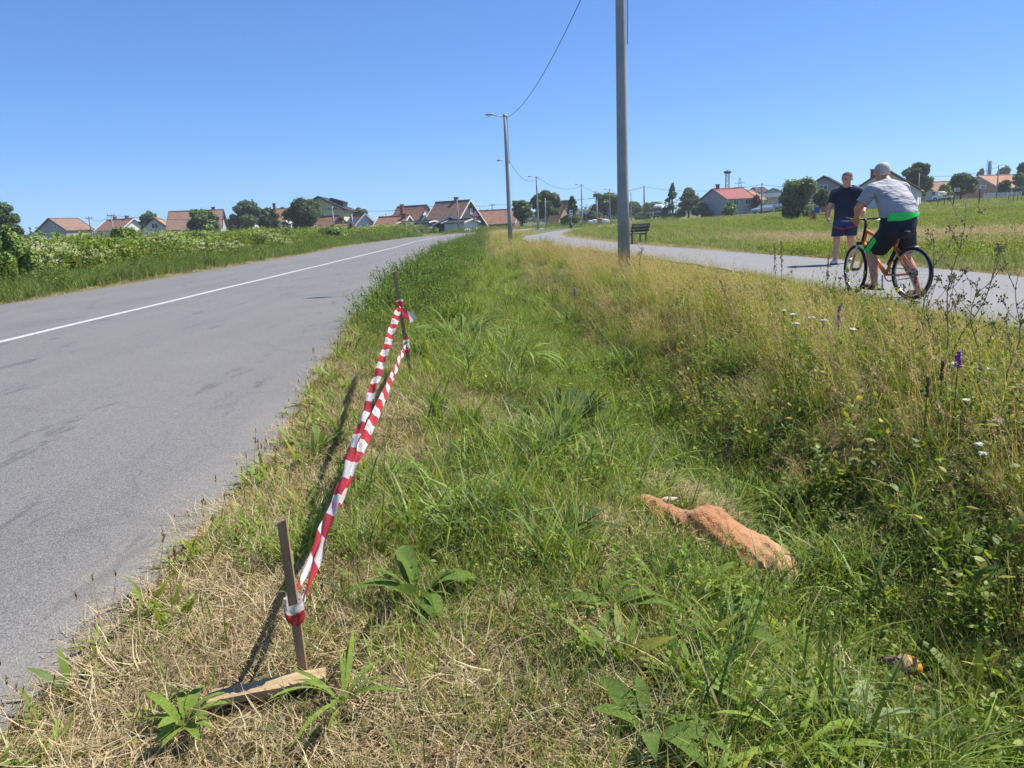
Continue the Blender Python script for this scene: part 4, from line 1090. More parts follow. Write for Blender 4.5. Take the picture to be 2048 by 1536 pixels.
def yarrow(label, px, depth, seed, r=.035):
    rs = random.Random(seed); top = at(px[0], px[1], depth); g = z1(top.x, top.y); h = top.z - g
    o = thing('yarrow', label, 'flower', (top.x, top.y, g), group='white yarrow in the tall grass')
    P = stem_pts(h, 0, 0, 5, 0); MB().tube(P, .0022, 5).build('stem', LS_STEM, o)
    m = MB()
    for k in range(26):
        a = rs.uniform(0, 6.28); q = math.sqrt(rs.random()) * r
        m.ell((q * math.cos(a), q * math.sin(a), h + .006 - q * q * 4 + rs.uniform(-.003, .003)), (.0065, .0065, .004), 6, 3)
    m.build('flower_head', YARROW, o)
    m2 = MB()
    for k in range(7):
        a = k * .9; m2.tube([(0, 0, h * .93), (r * .7 * math.cos(a), r * .7 * math.sin(a), h)], .001, 4)
    m2.build('branches', LS_STEM, o)


for i, (px, d, lab) in enumerate([((1568, 622), 7.6, 'leftmost white yarrow head below the walking man'), ((1585, 630), 7.4, 'white yarrow head second from the left below the walking man'), ((1622, 636), 7.2, 'white yarrow head just left of the purple spike by the path'),
                                  ((1646, 642), 7.0, 'white yarrow head touching the purple spike by the path'), ((1706, 660), 6.8, 'white yarrow head right of the purple spike by the path'), ((1592, 648), 7.0, 'lowest white yarrow head below the walking man'),
                                  ((1957, 890), 3.6, 'white yarrow head at middle height near the right edge'), ((1966, 909), 3.55, 'lowest white yarrow head near the right edge'), ((1996, 842), 3.9, 'white yarrow head above the lowest pair near the right edge'),
                                  ((1932, 802), 4.2, 'white yarrow head below the far-right purple spike'), ((1982, 739), 4.9, 'white yarrow head right of the far-right purple spike'), ((1905, 728), 5.0, 'white yarrow head close under the far-right purple spike')]):
    yarrow(lab, px, d * (.8 if i < 6 else .93), i + 20, .016 + .006 * (i % 3))


def dry_umbel(label, px_top, px_base, depth, seed, branches=5, heads=True, name='dry_stalk'):
    """a tall withered stalk with side branches"""
    rs = random.Random(seed); t = at(px_top[0], px_top[1], depth); b = at(px_base[0], px_base[1], depth); g = z1(b.x, b.y)
    o = thing(name, label, 'plant', (b.x, b.y, g), group='withered stalks by the path')
    b2 = Vector((0, 0, 0)); t2 = t - Vector((b.x, b.y, g))
    P = [b2.lerp(t2, k / 8) + Vector((.02 * math.sin(k * .9 + seed), .02 * math.cos(k * 1.3 + seed), 0)) for k in range(9)]
    MB().tube(P, [.0055 - .0005 * k for k in range(9)], 6).build('stem', LS_DRYSTEM, o)
    for k in range(branches):
        i = 3 + int(5 * k / branches); p = P[i]; a = rs.uniform(0, 6.28); L = rs.uniform(.12, .32)
        e = p + Vector((math.cos(a) * L * .6, math.sin(a) * L * .6, L * .8)); m_ = p.lerp(e, .5) + Vector((0, 0, -.02))
        br = MB().tube([p, m_, e], [.0025, .002, .0015], 5).build('branch', LS_DRYSTEM, o)
        hd = MB()
        for q in range(9):
            v = e + Vector((rs.uniform(-.03, .03), rs.uniform(-.03, .03), rs.uniform(-.02, .03)))
            hd.tube([e - Vector((0, 0, .01)), v], .0011, 4); hd.ell(v, (.006, .006, .007), 5, 3)
        for q in range(6):
            v = p.lerp(e, rs.random()); hd.ell(v + Vector((rs.uniform(-.008, .008), 0, 0)), (.004, .004, .009), 5, 3)
        hd.build('seed_head', LS_DRYSTEM, br)['kind'] = 'stuff'
    return o


dry_umbel('tallest dark withered stalk crossing the rear wheel side of the path', (1928, 408), (1885, 690), 5.2, 1, 9)
dry_umbel('thin withered stalk just right of the cyclist with a flat top', (1866, 462), (1850, 640), 5.6, 2, 3)
dry_umbel('withered stalk leaning right over the path near the right edge', (2006, 500), (1895, 660), 5.0, 3, 7)
dry_umbel('sturdy withered stalk at the right edge of the picture', (2043, 545), (2020, 760), 4.4, 4, 7)
dry_umbel('low withered stalk with dark heads below the rear wheel', (1862, 570), (1858, 740), 5.0, 5, 8)
dry_umbel('withered stalk left of the sturdy one at the right edge', (1950, 560), (1955, 720), 4.8, 6, 5)


def brown_spike(label, px_top, px_base, depth, seed):
    rs = random.Random(seed); t = at(*px_top, depth); b = at(*px_base, depth); g = z1(b.x, b.y)
    o = thing('brown_seed_spike', label, 'plant', (b.x, b.y, g), group='brown seed spikes in the tall grass')
    t2 = t - Vector((b.x, b.y, g)); P = [Vector((0, 0, 0)).lerp(t2, k / 6) for k in range(7)]
    MB().tube(P, .003, 5).build('stem', LS_DRYSTEM, o); m = MB()
    for k in range(60):
        f = rs.uniform(.6, 1); p = Vector((0, 0, 0)).lerp(t2, f); a = rs.uniform(0, 6.28); r = .016 * (1.15 - f) * 3 * rs.random()
        m.ell(p + Vector((r * math.cos(a), r * math.sin(a), 0)), (.004, .004, .008), 5, 3)
    m.build('seed_head', mat('brown_seed', (.26, .14, .07), .9, .3, 60), o)


brown_spike('left one of the paired brown seed spikes against the path', (1549, 486), (1553, 600), 8.4, 1)
brown_spike('right one of the paired brown seed spikes against the path', (1562, 482), (1566, 600), 8.5, 2)
brown_spike('brown seed spike standing below the shadow of the walking man', (1658, 510), (1650, 600), 8.3, 3)
brown_spike('leaning brown seed spike right of the pole base', (1440, 560), (1475, 650), 8.0, 4)
brown_spike('dark red seed stalk of a dock low at the right edge', (1958, 970), (2005, 1120), 3.1, 5)
tz = dry_umbel('dark green thistle stalk standing in the verge before the second lamp pole', (961, 445), (960, 498), 27, 7, 6, name='thistle_stalk')
tz = dry_umbel('leafy stalk standing right beside the foot of the tall grey pole', (1281, 478), (1282, 545), 13.5, 8, 6, name='thistle_stalk')

# ------------------------------------------------------------------ bicycle
FRAMEO = mat('orange_frame_paint', S(214, 128, 62), .35, .12, 8, spec=.5); FORKY = mat('yellow_fork_paint', S(214, 176, 52), .35, .1, 8, spec=.5)
ALU = mat('bare_aluminium', (.6, .6, .62), .3, .1, 12, metal=.8); BLKMETAL = mat('black_metal', (.02, .02, .022), .35, .2, 12)
BX, BY, BTH = 5.05, 9.39, math.radians(15)
bike = thing('bicycle', 'orange-framed bicycle with yellow front fork held by the cyclist', 'bicycle', (BX, BY, 0), PI / 2 + BTH)


def ring(m, R, r, n=36, k=8, w=1.0):
    vs = []; fs = []
    for i in range(n):
        a = 2 * PI * i / n
        for j in range(k):
            b = 2 * PI * j / k; q = R + r * math.cos(b)
            vs.append((q * math.cos(a), r * w * math.sin(b), q * math.sin(a)))
    for i in range(n):
        for j in range(k): fs.append((i * k + j, ((i + 1) % n) * k + j, ((i + 1) % n) * k + (j + 1) % k, i * k + (j + 1) % k))
    return m.add(vs, fs)


def wheel(name, loc, rz=0):
    o = bpy.data.objects.new(name, None); COL.objects.link(o); o.parent = bike; o.location = loc; o.rotation_euler = (0, 0, rz)
    ring(MB(), .308, .024).build('tyre', BLACK, o, True)
    m = ring(MB(), .278, .012, 36, 6, .8); m.build('rim', ALU, o, True)
    s = MB()
    for k in range(28):
        a = 2 * PI * k / 28; sd_ = .03 if k % 2 else -.03
        s.tube([(.02 * math.cos(a + .9), sd_, .02 * math.sin(a + .9)), (.275 * math.cos(a), 0, .275 * math.sin(a))], .0014, 4)
    s.build('spokes', ALU, o)
    MB().tube([(0, -.045, 0), (0, .045, 0)], .022, 10).build('hub', BLKMETAL, o, True)
    return o


ST = math.radians(-15)
def steer(p):
    p = Vector(p); x, y = p.x - .93, p.y
    return Vector((.93 + x * math.cos(ST) - y * math.sin(ST), x * math.sin(ST) + y * math.cos(ST), p.z))


rw = wheel('rear_wheel', (0, 0, .332)); fw = wheel('front_wheel', steer((1.05, 0, .332)), ST)
ck = MB(); ring(ck, .05, .012, 18, 6); ck.build('sprocket', BLKMETAL, rw).location = (0, -.035, 0)
fm = MB()
SEATT = (.27, 0, .72); BBp = (.43, 0, .29); HT = (.84, 0, .86); HB = (.885, 0, .70)
fm.tube([BBp, SEATT], .019, 10); fm.tube([SEATT, (.33, 0, .74), (.7, 0, .8), HT], [.02, .024, .026, .026], 10)
fm.tube([BBp, (.6, 0, .46), HB], [.026, .028, .03], 10); fm.tube([HT, HB], .03, 10)
fm.tube([BBp, (.2, .05, .3), (0, .06, .332)], .013, 8); fm.tube([BBp, (.2, -.05, .3), (0, -.06, .332)], .013, 8)
fm.tube([(.30, 0, .66), (.2, .045, .55), (0, .06, .332)], .012, 8); fm.tube([(.30, 0, .66), (.2, -.045, .55), (0, -.06, .332)], .012, 8)
fm.build('frame', FRAMEO, bike, True)
MB().tube([(.40, 0, .42), (.30, 0, .60)], .026, 10).build('rear_shock', BLKMETAL, bike, True)
MB().tube([SEATT, (.245, 0, .80)], .014, 8).build('seat_post', ALU, bike, True)
sdm = MB(); sdm.loft([((.19, 0, .80), .07, .06, 0), ((.2, 0, .825), .125, .075, 0), ((.205, 0, .845), .12, .07, 0), ((.2, 0, .855), .09, .05, 0)], 16); sdm.capsule((.25, 0, .83), .035, (.36, 0, .84), .02)
sdm.build('saddle', BLACK, bike, True)
for s in (-1, 1):
    lg = MB(); a = steer((.885, s * .06, .69)); b = steer((.96, s * .06, .52)); lg.tube([a, b], .013, 8); 
    lg.build('fork_stanchion', ALU, bike, True)
    MB().tube([b, steer((1.02, s * .062, .40)), steer((1.05, s * .062, .332))], [.021, .02, .018], 8).build('fork_leg', FORKY, bike, True)
MB().tube([steer((.885, -.075, .69)), steer((.885, .075, .69))], .022, 8).build('fork_crown', BLKMETAL, bike, True)
MB().tube([steer((.87, 0, .72)), steer((.815, 0, .93)), steer((.83, 0, 1.0)), steer((.87, 0, 1.005))], .017, 8).build('stem', BLKMETAL, bike, True)
hb = MB().tube([steer((.82, -.31, 1.03)), steer((.87, -.16, 1.01)), steer((.87, .16, 1.01)), steer((.82, .31, 1.03))], .0125, 8).build('handlebar', BLKMETAL, bike, True)
for s in (-1, 1):
    MB().tube([steer((.82, s * .31, 1.03)), steer((.845, s * .2, 1.02))], .017, 8).build('grip', BLACK, hb, True)
    MB().tube([steer((.85, s * .16, 1.0)), steer((.9, s * .2, .99)), steer((.88, s * .28, 1.0))], .006, 6).build('brake_lever', ALU, hb, True)
cb = MB()
for s, q in ((1, .10), (-1, .07), (1, .04)):
    cb.tube([steer((.87, s * .15, 1.0)), steer((.97, s * .12, .97)), steer((1.0, s * q, .84)), steer((.95, s * .03, .74)), (.86, 0, .72)], .0035, 6)
cb.build('brake_cables', BLACK, bike, True)
MB().ell(steer((.9, .1, 1.05)), (.02, .022, .018)).build('bell', ALU, hb, True)
cr = MB(); ring(cr, .085, .008, 24, 6); c_ = cr.build('chainring', BLKMETAL, bike, True); c_.location = (.43, -.05, .29)
MB().tube([(.43, .06, .29), (.40, .075, .12)], .011, 8).build('crank_arm', ALU, bike, True); MB().tube([(.43, -.06, .29), (.46, -.075, .46)], .011, 8).build('crank_arm', ALU, bike, True)
MB().box((.40, .125, .115), (.09, .08, .022)).build('pedal', BLKMETAL, bike); MB().box((.46, -.125, .465), (.09, .08, .022)).build('pedal', BLKMETAL, bike)
ch = MB(); ch.tube([(0, -.05, .385), (.43, -.05, .375)], .005, 5); ch.tube([(0, -.05, .28), (.43, -.05, .205)], .005, 5); ch.build('chain', BLKMETAL, bike)
MB().box((.0, -.06, .25), (.02, .02, .11)).build('derailleur', BLKMETAL, bike)
rf = MB(); rf.ell((-.05, 0, .66), (.025, .03, .012)); rf.build('rear_mudguard', mat('pale_plastic', (.6, .55, .48), .5, .1), bike, True)

# ------------------------------------------------------------------ people
def hand(m, wrist, dirn, palm_n, s=1.0, curl=.5, thumb=1):
    """palm, four unequal bent fingers and a thumb; dirn along the hand, palm_n out of the palm"""
    w = Vector(wrist); d = Vector(dirn).normalized(); n = Vector(palm_n); n = (n - d * n.dot(d)).normalized(); x = d.cross(n)
    m.capsule(w, .027 * s, w + d * .05 * s, .032 * s); 
    for k in (-1.5, -.5, .5, 1.5): m.capsule(w + d * .03 * s + x * k * .012 * s, .016 * s, w + d * .085 * s + x * k * .018 * s, .013 * s, 8)
    for k, L in zip((-1.5, -.5, .5, 1.5), (.068, .08, .075, .058)):
        p = w + d * .09 * s + x * k * .0195 * s; dd = d.copy()
        for j in range(3):
            dd = (dd + n * curl * (.45 + .25 * j)).normalized(); q = p + dd * L * s * (.45, .33, .26)[j]
            m.capsule(p, (.0095 - .001 * j) * s, q, (.0088 - .001 * j) * s, 8); p = q
    p = w + d * .025 * s + x * thumb * .026 * s; q = p + (d * .6 + x * thumb * .6 + n * .45).normalized() * .04 * s
    m.capsule(p, .013 * s, q, .0105 * s, 8); m.capsule(q, .0105 * s, q + (d * .8 + x * thumb * .1 + n * .5).normalized() * .03 * s, .009 * s, 8)


def head(m, c, R, s=1.0):
    """head facing -y in its own frame, turned by R"""
    c = Vector(c)
    def E(p, r): m.ell(c + R @ (Vector(p) * s), tuple(a * s for a in r), rot=R)
    E((0, .012, .03), (.076, .096, .088)); E((0, -.022, -.035), (.062, .072, .075)); E((0, -.05, -.085), (.034, .03, .028))
    E((0, -.104, -.012), (.013, .02, .022)); E((0, -.095, .012), (.011, .015, .03)); E((0, -.08, .032), (.055, .022, .012))
    E((.078, .012, -.008), (.012, .022, .034)); E((-.078, .012, -.008), (.012, .022, .034)); E((0, -.088, -.058), (.026, .012, .011))


def eyes(parent, c, R, s=1.0, hair=0):
    for k in (-1, 1):
        m = MB(); m.ell(Vector(c) + R @ (Vector((k * .031, -.083, .012)) * s), (.013 * s, .01 * s, .0075 * s), 8, 6, R); m.build('eye', mat('eye_dark', (.05, .035, .03), .2, .2, 30), parent, True)
        b = MB(); b.ell(Vector(c) + R @ (Vector((k * .033, -.09, .034)) * s), (.018 * s, .005 * s, .004 * s), 8, 5, R); b.build('eyebrow', HAIRM[hair], parent, True)


HAIRM = [mat('short_brown_hair', (.11, .075, .055), .8, .4, 60, .6, 120), mat('white_hair', (.5, .38, .31), .75, .1, 16, .6, 120, col2=(.74, .7, .66))]
# --- the walking man
M0 = Vector((7.13, 15.98, 0)); wz = math.radians(-40)
man = thing('person', 'man in dark T-shirt, blue and navy shorts and trainers walking on the path', 'person', M0, wz)
bm_ = MB()
LH, RH = Vector((.105, .02, .95)), Vector((-.105, 0, .95))
RK, RA = Vector((-.10, -.14, .52)), Vector((-.10, -.2, .10)); LK, LA = Vector((.08, .05, .52)), Vector((.07, .27, .13))
for h, k, a in ((LH, LK, LA), (RH, RK, RA)):
    bm_.capsule(h, .092, k + Vector((0, 0, .03)), .062); bm_.capsule(k + Vector((0, 0, .02)), .06, k.lerp(a, .35) + Vector((0, .018, 0)), .058); bm_.capsule(k.lerp(a, .35) + Vector((0, .018, 0)), .056, a, .036)
    bm_.capsule(a, .038, a + Vector((0, -.1, -.06)), .034)
bm_.loft([((0, 0, .86), .16, .12, 0), ((0, 0, 1.0), .185, .125, 0), ((0, 0, 1.15), .175, .12, 0), ((0, 0, 1.32), .19, .125, 0), ((0, .01, 1.46), .2, .11, 0), ((0, .015, 1.53), .12, .08, 0), ((0, .01, 1.58), .06, .06, 0)], 20)
LS, RS = Vector((.2, .01, 1.48)), Vector((-.2, .01, 1.48)); RE, RW = Vector((-.29, .03, 1.19)), Vector((-.285, -.06, .95)); LE_, LW = Vector((.3, .05, 1.2)), Vector((.34, -.16, 1.09))
for s_, e, w in ((LS, LE_, LW), (RS, RE, RW)):
    bm_.capsule(s_, .06, e, .046); bm_.capsule(e, .046, e.lerp(w, .35), .044); bm_.capsule(e.lerp(w, .35), .043, w, .029)
hand(bm_, RW, RE.lerp(RW, 1) - RE + Vector((.03, -.03, 0)), (.9, 0, -.2), 1, .35, -1); hand(bm_, LW, (LW - LE_) + Vector((0, 0, -.1)), (-.3, 0, -1), 1, .55, -1)
HR = Matrix.Rotation(-.25, 3, 'Z') @ Matrix.Rotation(.28, 3, 'X'); HC = Vector((-.005, -.025, 1.73))
bm_.capsule((0, .012, 1.5), .075, HC + Vector((0, .02, -.05)), .066)
for q in (LS, RS): bm_.capsule((q.x * .2, .012, 1.545), .045, q, .06)
head(bm_, HC, HR, 1.12)
body = link('body', organic(bm_, .0075, smooth=3), SKIN, man, True)
eyes(man, HC, HR, 1.12)
hm = MB(); hm.ell(HC + HR @ Vector((0, .016, .036)), (.0885, .1105, .1015), 18, 12, HR)
link('hair', organic(hm, .012, [(HC + HR @ Vector((0, -.02, .05)), HR @ Vector((0, -.75, -.66)))], 2), HAIRM[0], man, True)
sh = MB()
sh.loft([((0, 0, .90), .205, .145, 0), ((0, 0, 1.0), .205, .148, 0), ((0, -.01, 1.15), .2, .145, 0), ((0, 0, 1.32), .21, .143, 0), ((0, .01, 1.45), .215, .125, 0), ((0, .015, 1.535), .125, .09, 0), ((0, .012, 1.56), .085, .08, 0)], 22)
for q in (LS, RS): sh.capsule(Vector((q.x * .3, .012, 1.53)), .078, q, .08)
SHIRTD = mat('dark_tshirt_cotton', (.022, .03, .045), .9, .3, 5, .7, 9)
shirt1 = link('shirt', organic(sh, .014, [(Vector((0, 0, .895)), Vector((0, 0, -1))), (Vector((0, 0, 1.59)), Vector((0, -.4, 1)))], 3), SHIRTD, man, True)
for q, e in ((LS, LE_), (RS, RE)):
    sv = MB(); sv.capsule(q, .08, q.lerp(e, .85), .074); d_ = (e - q).normalized()
    link('sleeve', organic(sv, .013, [(q.lerp(e, .72), d_)], 2), SHIRTD, shirt1, True)
yk = MB()
for q in (LS, RS): yk.capsule(Vector((q.x * .3, .012, 1.532)), .08, q, .082)
link('shoulder_panel', organic(yk, .013, [(Vector((0, 0, 1.46)), Vector((.0, -.3, -1))), (Vector((0, 0, 1.59)), Vector((0, -.4, 1)))], 3), mat('grey_tshirt_panel', (.07, .085, .11), .9, .2, 8), shirt1, True)


def shorts_mat():
    m = bpy.data.materials.new('blue_red_navy_shorts'); m.use_nodes = True; n = m.node_tree.nodes; l = m.node_tree.links; b = n['Principled BSDF']; b.inputs['Roughness'].default_value = .8
    tc = n.new('ShaderNodeTexCoord'); sp = n.new('ShaderNodeSeparateXYZ'); l.new(tc.outputs['Object'], sp.inputs[0])
    ab = n.new('ShaderNodeMath'); ab.operation = 'ABSOLUTE'; l.new(sp.outputs[0], ab.inputs[0])
    ma = n.new('ShaderNodeMath'); ma.operation = 'MULTIPLY_ADD'; ma.inputs[1].default_value = -.3; l.new(ab.outputs[0], ma.inputs[0]); l.new(sp.outputs[2], ma.inputs[2])
    mr = n.new('ShaderNodeMapRange'); mr.inputs[1].default_value = .5; mr.inputs[2].default_value = 1.0; l.new(ma.outputs[0], mr.inputs[0])
    rp = n.new('ShaderNodeValToRGB'); rp.color_ramp.interpolation = 'CONSTANT'; e = rp.color_ramp.elements
    e[0].color = (.02, .03, .06, 1); e[1].position = .4; e[1].color = (.4, .03, .04, 1); x = e.new(.47); x.color = (.02, .045, .16, 1); l.new(mr.outputs[0], rp.inputs[0]); l.new(rp.outputs[0], b.inputs['Base Color'])
    return m


st_ = MB(); st_.loft([((0, 0, .82), .19, .145, 0), ((0, 0, .95), .2, .148, 0), ((0, 0, 1.0), .195, .14, 0)], 20)
for h, k in ((LH, LK), (RH, RK)): st_.capsule(h + Vector((0, 0, -.08)), .112, k + Vector((0, 0, .0)), .108)
link('shorts', organic(st_, .014, [(Vector((0, 0, .575)), Vector((0, 0, -1))), (Vector((0, 0, .98)), Vector((0, 0, 1)))], 3), shorts_mat(), man, True)
SHOEW = mat('white_trainer', (.6, .62, .65), .6, .15, 20, col2=(.75, .76, .78)); SHOEB = mat('navy_trainer_sole', (.04, .06, .13), .7, .2, 10)
for a in (LA, RA):
    s_ = MB(); g0 = a.z - .1
    s_.capsule(a + Vector((0, .02, -.035)), .046, a + Vector((0, -.04, -.05)), .046); s_.capsule(a + Vector((0, -.04, -.052)), .044, a + Vector((0, -.15, -.062)), .038)
    o_ = link('shoe', organic(s_, .01, [(Vector((0, 0, g0 + .018)), Vector((0, 0, -1))), (Vector((0, 0, a.z + .0)), Vector((0, .2, 1)))], 2), SHOEW, man, True)
    so = MB(); so.loft([(a + Vector((0, -.06, -.1)), .046, .145, 0), (a + Vector((0, -.06, -.075)), .05, .15, 0)], 18, 2.6); so.build('sole', SHOEB, o_, True)
    so2 = MB(); so2.capsule(a + Vector((.043, -.02, -.045)), .006, a + Vector((.04, -.09, -.055)), .006, 6); so2.build('stripe', SHOEB, o_)

man.scale = (1.16, 1.1, 1)
# --- the cyclist (world coordinates relative to a point under his hips)
C0 = Vector((5.0, 9.72, 0))
cyc = thing('person', 'white-haired man in striped shirt and black shorts astride the bicycle', 'person', C0)
W3 = lambda x, y, z: Vector((x - C0.x, y - C0.y, z))
RZ = BTH
LHp, RHp = W3(4.885, 9.69, .87), W3(5.115, 9.75, .87)
LKn, LAn, RKn, RAn = W3(4.80, 9.95, .54), W3(4.80, 9.83, .2), W3(5.22, 9.88, .5), W3(5.33, 9.74, .1)
LSh, RSh = W3(4.725, 9.86, 1.375), W3(5.17, 9.97, 1.375)
LEl, LWr, REl, RWr = W3(4.56, 9.87, 1.16), W3(4.635, 10.06, 1.06), W3(5.31, 10.13, 1.16), W3(5.25, 10.3, 1.03)
hdv = Vector((-math.sin(BTH), math.cos(BTH), 0))
cb_ = MB()
for h, k, a in ((LHp, LKn, LAn), (RHp, RKn, RAn)):
    cb_.capsule(h, .105, k, .068); ca = k.lerp(a, .33) - hdv * .02; cb_.capsule(k, .064, ca, .066); cb_.capsule(ca, .064, a, .04)
    cb_.capsule(a - hdv * .02 + Vector((0, 0, -.04)), .038, a + hdv * .13 + Vector((0, 0, -.06)), .034)
    for q in range(5):
        sx = (q - 2) * .017; rt_ = Vector((math.cos(BTH), math.sin(BTH), 0)); p = a + hdv * .14 + rt_ * sx + Vector((0, 0, -.068)); cb_.capsule(p, .011, p + hdv * .04, .009, 8)
cb_.loft([(W3(5.0, 9.71, .8), .17, .14, RZ), (W3(5.01, 9.72, .95), .21, .165, RZ), (W3(5.02, 9.75, 1.1), .22, .17, RZ), (W3(4.99, 9.82, 1.25), .225, .17, RZ), (W3(4.96, 9.9, 1.38), .22, .135, RZ), (W3(4.95, 9.95, 1.45), .14, .1, RZ), (W3(4.95, 9.98, 1.5), .065, .065, RZ)], 20)
for s_, e, w in ((LSh, LEl, LWr), (RSh, REl, RWr)):
    cb_.capsule(s_, .066, e, .05); cb_.capsule(e, .05, e.lerp(w, .4), .047); cb_.capsule(e.lerp(w, .4), .046, w, .031)
hand(cb_, LWr, W3(4.66, 10.12, 1.02) - LWr, (0, -.2, -1), 1.05, .9, 1); hand(cb_, RWr, W3(5.24, 10.38, .99) - RWr, (0, -.2, -1), 1.05, .9, -1)
CR = Matrix.Rotation(PI + BTH - .1, 3, 'Z') @ Matrix.Rotation(.42, 3, 'X'); CC = W3(4.925, 10.05, 1.585)
cb_.capsule(W3(4.95, 9.96, 1.46), .07, CC + Vector((.005, -.02, -.05)), .066); head(cb_, CC, CR, 1.16)
for q in (LSh, RSh): cb_.capsule(W3(4.95, 9.96, 1.45), .07, q, .07)
link('body', organic(cb_, .0078, smooth=3), SKIN2, cyc, True)
eyes(cyc, CC, CR, 1.16, 1)
hm = MB(); hm.ell(CC + CR @ Vector((0, .022, .03)), (.0925, .114, .104), 18, 12, CR)
link('hair', organic(hm, .012, [(CC + CR @ Vector((0, .02, -.045)), CR @ Vector((0, -.82, -.57)))], 2), HAIRM[1], cyc, True)


def stripe_mat():
    m = bpy.data.materials.new('striped_shirt'); m.use_nodes = True; n = m.node_tree.nodes; l = m.node_tree.links; b = n['Principled BSDF']; b.inputs['Roughness'].default_value = .9
    tc = n.new('ShaderNodeTexCoord'); mp = n.new('ShaderNodeMapping'); mp.inputs['Rotation'].default_value = (.35, .0, 0); l.new(tc.outputs['Object'], mp.inputs[0])
    w = n.new('ShaderNodeTexWave'); w.bands_direction = 'Z'; w.inputs['Scale'].default_value = 21; w.inputs['Distortion'].default_value = 1.6; w.inputs['Detail'].default_value = 1; w.inputs['Detail Scale'].default_value = .35
    l.new(mp.outputs[0], w.inputs['Vector'])
    rp = n.new('ShaderNodeValToRGB'); e = rp.color_ramp.elements; e[0].position = .3; e[0].color = (.15, .16, .2, 1); e[1].position = .6; e[1].color = (.55, .54, .55, 1); l.new(w.outputs[0], rp.inputs[0]); l.new(rp.outputs[0], b.inputs['Base Color'])
    nz = n.new('ShaderNodeTexNoise'); nz.inputs['Scale'].default_value = 5; nz.inputs['Detail'].default_value = 2; mp2 = n.new('ShaderNodeMapping'); mp2.inputs['Scale'].default_value = (1, 1, 3); mp2.inputs['Rotation'].default_value = (.6, .5, 0); l.new(tc.outputs['Object'], mp2.inputs[0]); l.new(mp2.outputs[0], nz.inputs['Vector'])
    bp = n.new('ShaderNodeBump'); bp.inputs['Strength'].default_value = 1; bp.inputs['Distance'].default_value = .06; l.new(nz.outputs[0], bp.inputs['Height']); l.new(bp.outputs[0], b.inputs['Normal'])
    return m


sh = MB()
sh.loft([(W3(5.025, 9.735, .98), .245, .188, RZ), (W3(5.02, 9.74, 1.06), .25, .195, RZ), (W3(5.01, 9.78, 1.18), .255, .2, RZ), (W3(4.98, 9.84, 1.3), .25, .185, RZ), (W3(4.955, 9.91, 1.4), .235, .15, RZ), (W3(4.95, 9.95, 1.465), .15, .11, RZ), (W3(4.95, 9.975, 1.5), .085, .085, RZ)], 24)
for q in (LSh, RSh): sh.capsule(W3(4.95, 9.95, 1.435), .085, q, .088)
STRIPE = stripe_mat()
shirt2 = link('shirt', organic(sh, .014, [(W3(5, 9.72, .99), Vector((-.15, .1, -1))), (W3(4.95, 9.97, 1.5), Vector((0, .3, 1)))], 3), STRIPE, cyc, True)
for q, e in ((LSh, LEl), (RSh, REl)):
    sv = MB(); sv.capsule(q, .09, q.lerp(e, .9), .08); d_ = (e - q).normalized()
    link('sleeve', organic(sv, .013, [(q.lerp(e, .78), d_)], 2), STRIPE, shirt2, True)
BLKSH = mat('black_sport_shorts', (.012, .014, .022), .65, .3, 5, .6, 8); NEON = mat('neon_green_trim', S(52, 214, 92), .6, .1, 5)
so = MB(); so.loft([(W3(5.0, 9.72, .76), .2, .17, RZ), (W3(5.0, 9.71, .88), .235, .19, RZ), (W3(5.015, 9.72, 1.0), .24, .188, RZ), (W3(5.02, 9.73, 1.05), .235, .183, RZ)], 22)
LHem, RHem = LHp.lerp(LKn, .83), RHp.lerp(RKn, .78)
so.capsule(LHp + Vector((0, 0, -.05)), .14, LKn, .138); so.capsule(RHp + Vector((0, 0, -.05)), .14, RKn, .132)
ldn, rdn = (LKn - LHp).normalized(), (RKn - RHp).normalized()
short = link('shorts', organic(so, .014, [(LHem, (ldn + Vector((-.0, 0, -1.2))).normalized()), (RHem, (rdn + Vector((0, 0, -1.2))).normalized()), (W3(5, 9.7, 1.03), Vector((0, .0, 1)))], 3), BLKSH, cyc, True)
wb = MB(); wb.loft([(W3(5.012, 9.72, .975), .248, .198, RZ), (W3(5.018, 9.728, 1.03), .252, .202, RZ), (W3(5.022, 9.735, 1.085), .25, .2, RZ)], 26)
bk_n = Vector((math.sin(BTH), -math.cos(BTH), 0))
link('waistband', organic(wb, .012, [(W3(5.0, 9.7, .985), Vector((.22, 0, -1))), (W3(5.0, 9.7, 1.075), Vector((0, 0, 1))), (W3(5.0, 9.72, 1), -bk_n - Vector((.35, 0, 0)))], 2), NEON, short, True)
for h, k, hem, dn, r in ((LHp, LKn, LHem, ldn, .1425), (RHp, RKn, RHem, rdn, .137)):
    tr = MB(); tr.capsule(hem - dn * .1, r, hem + dn * .1, r, 20); nn = (dn + Vector((0, 0, -1.2))).normalized()
    link('hem_trim', organic(tr, .012, [(hem + nn * -.002, nn), (hem - nn * .028, -nn)], 2), NEON, short, True)
sp_ = MB(); sp_.capsule(LHem - ldn * .02, .1445, LHem - ldn * .2, .1445, 20)
out = (Vector((-math.cos(BTH), -math.sin(BTH), 0)) - hdv * .1).normalized(); pc_ = LHem.lerp(LHp, .3); wd_ = out.cross(ldn).normalized()
link('side_panel', organic(sp_, .012, [(LHem, (ldn + Vector((0, 0, -1.2))).normalized()), (LHem - ldn * .22, -ldn), (pc_ + out * .05, -out), (pc_ + wd_ * .035, wd_), (pc_ - wd_ * .035, -wd_)], 2), NEON, short, True)
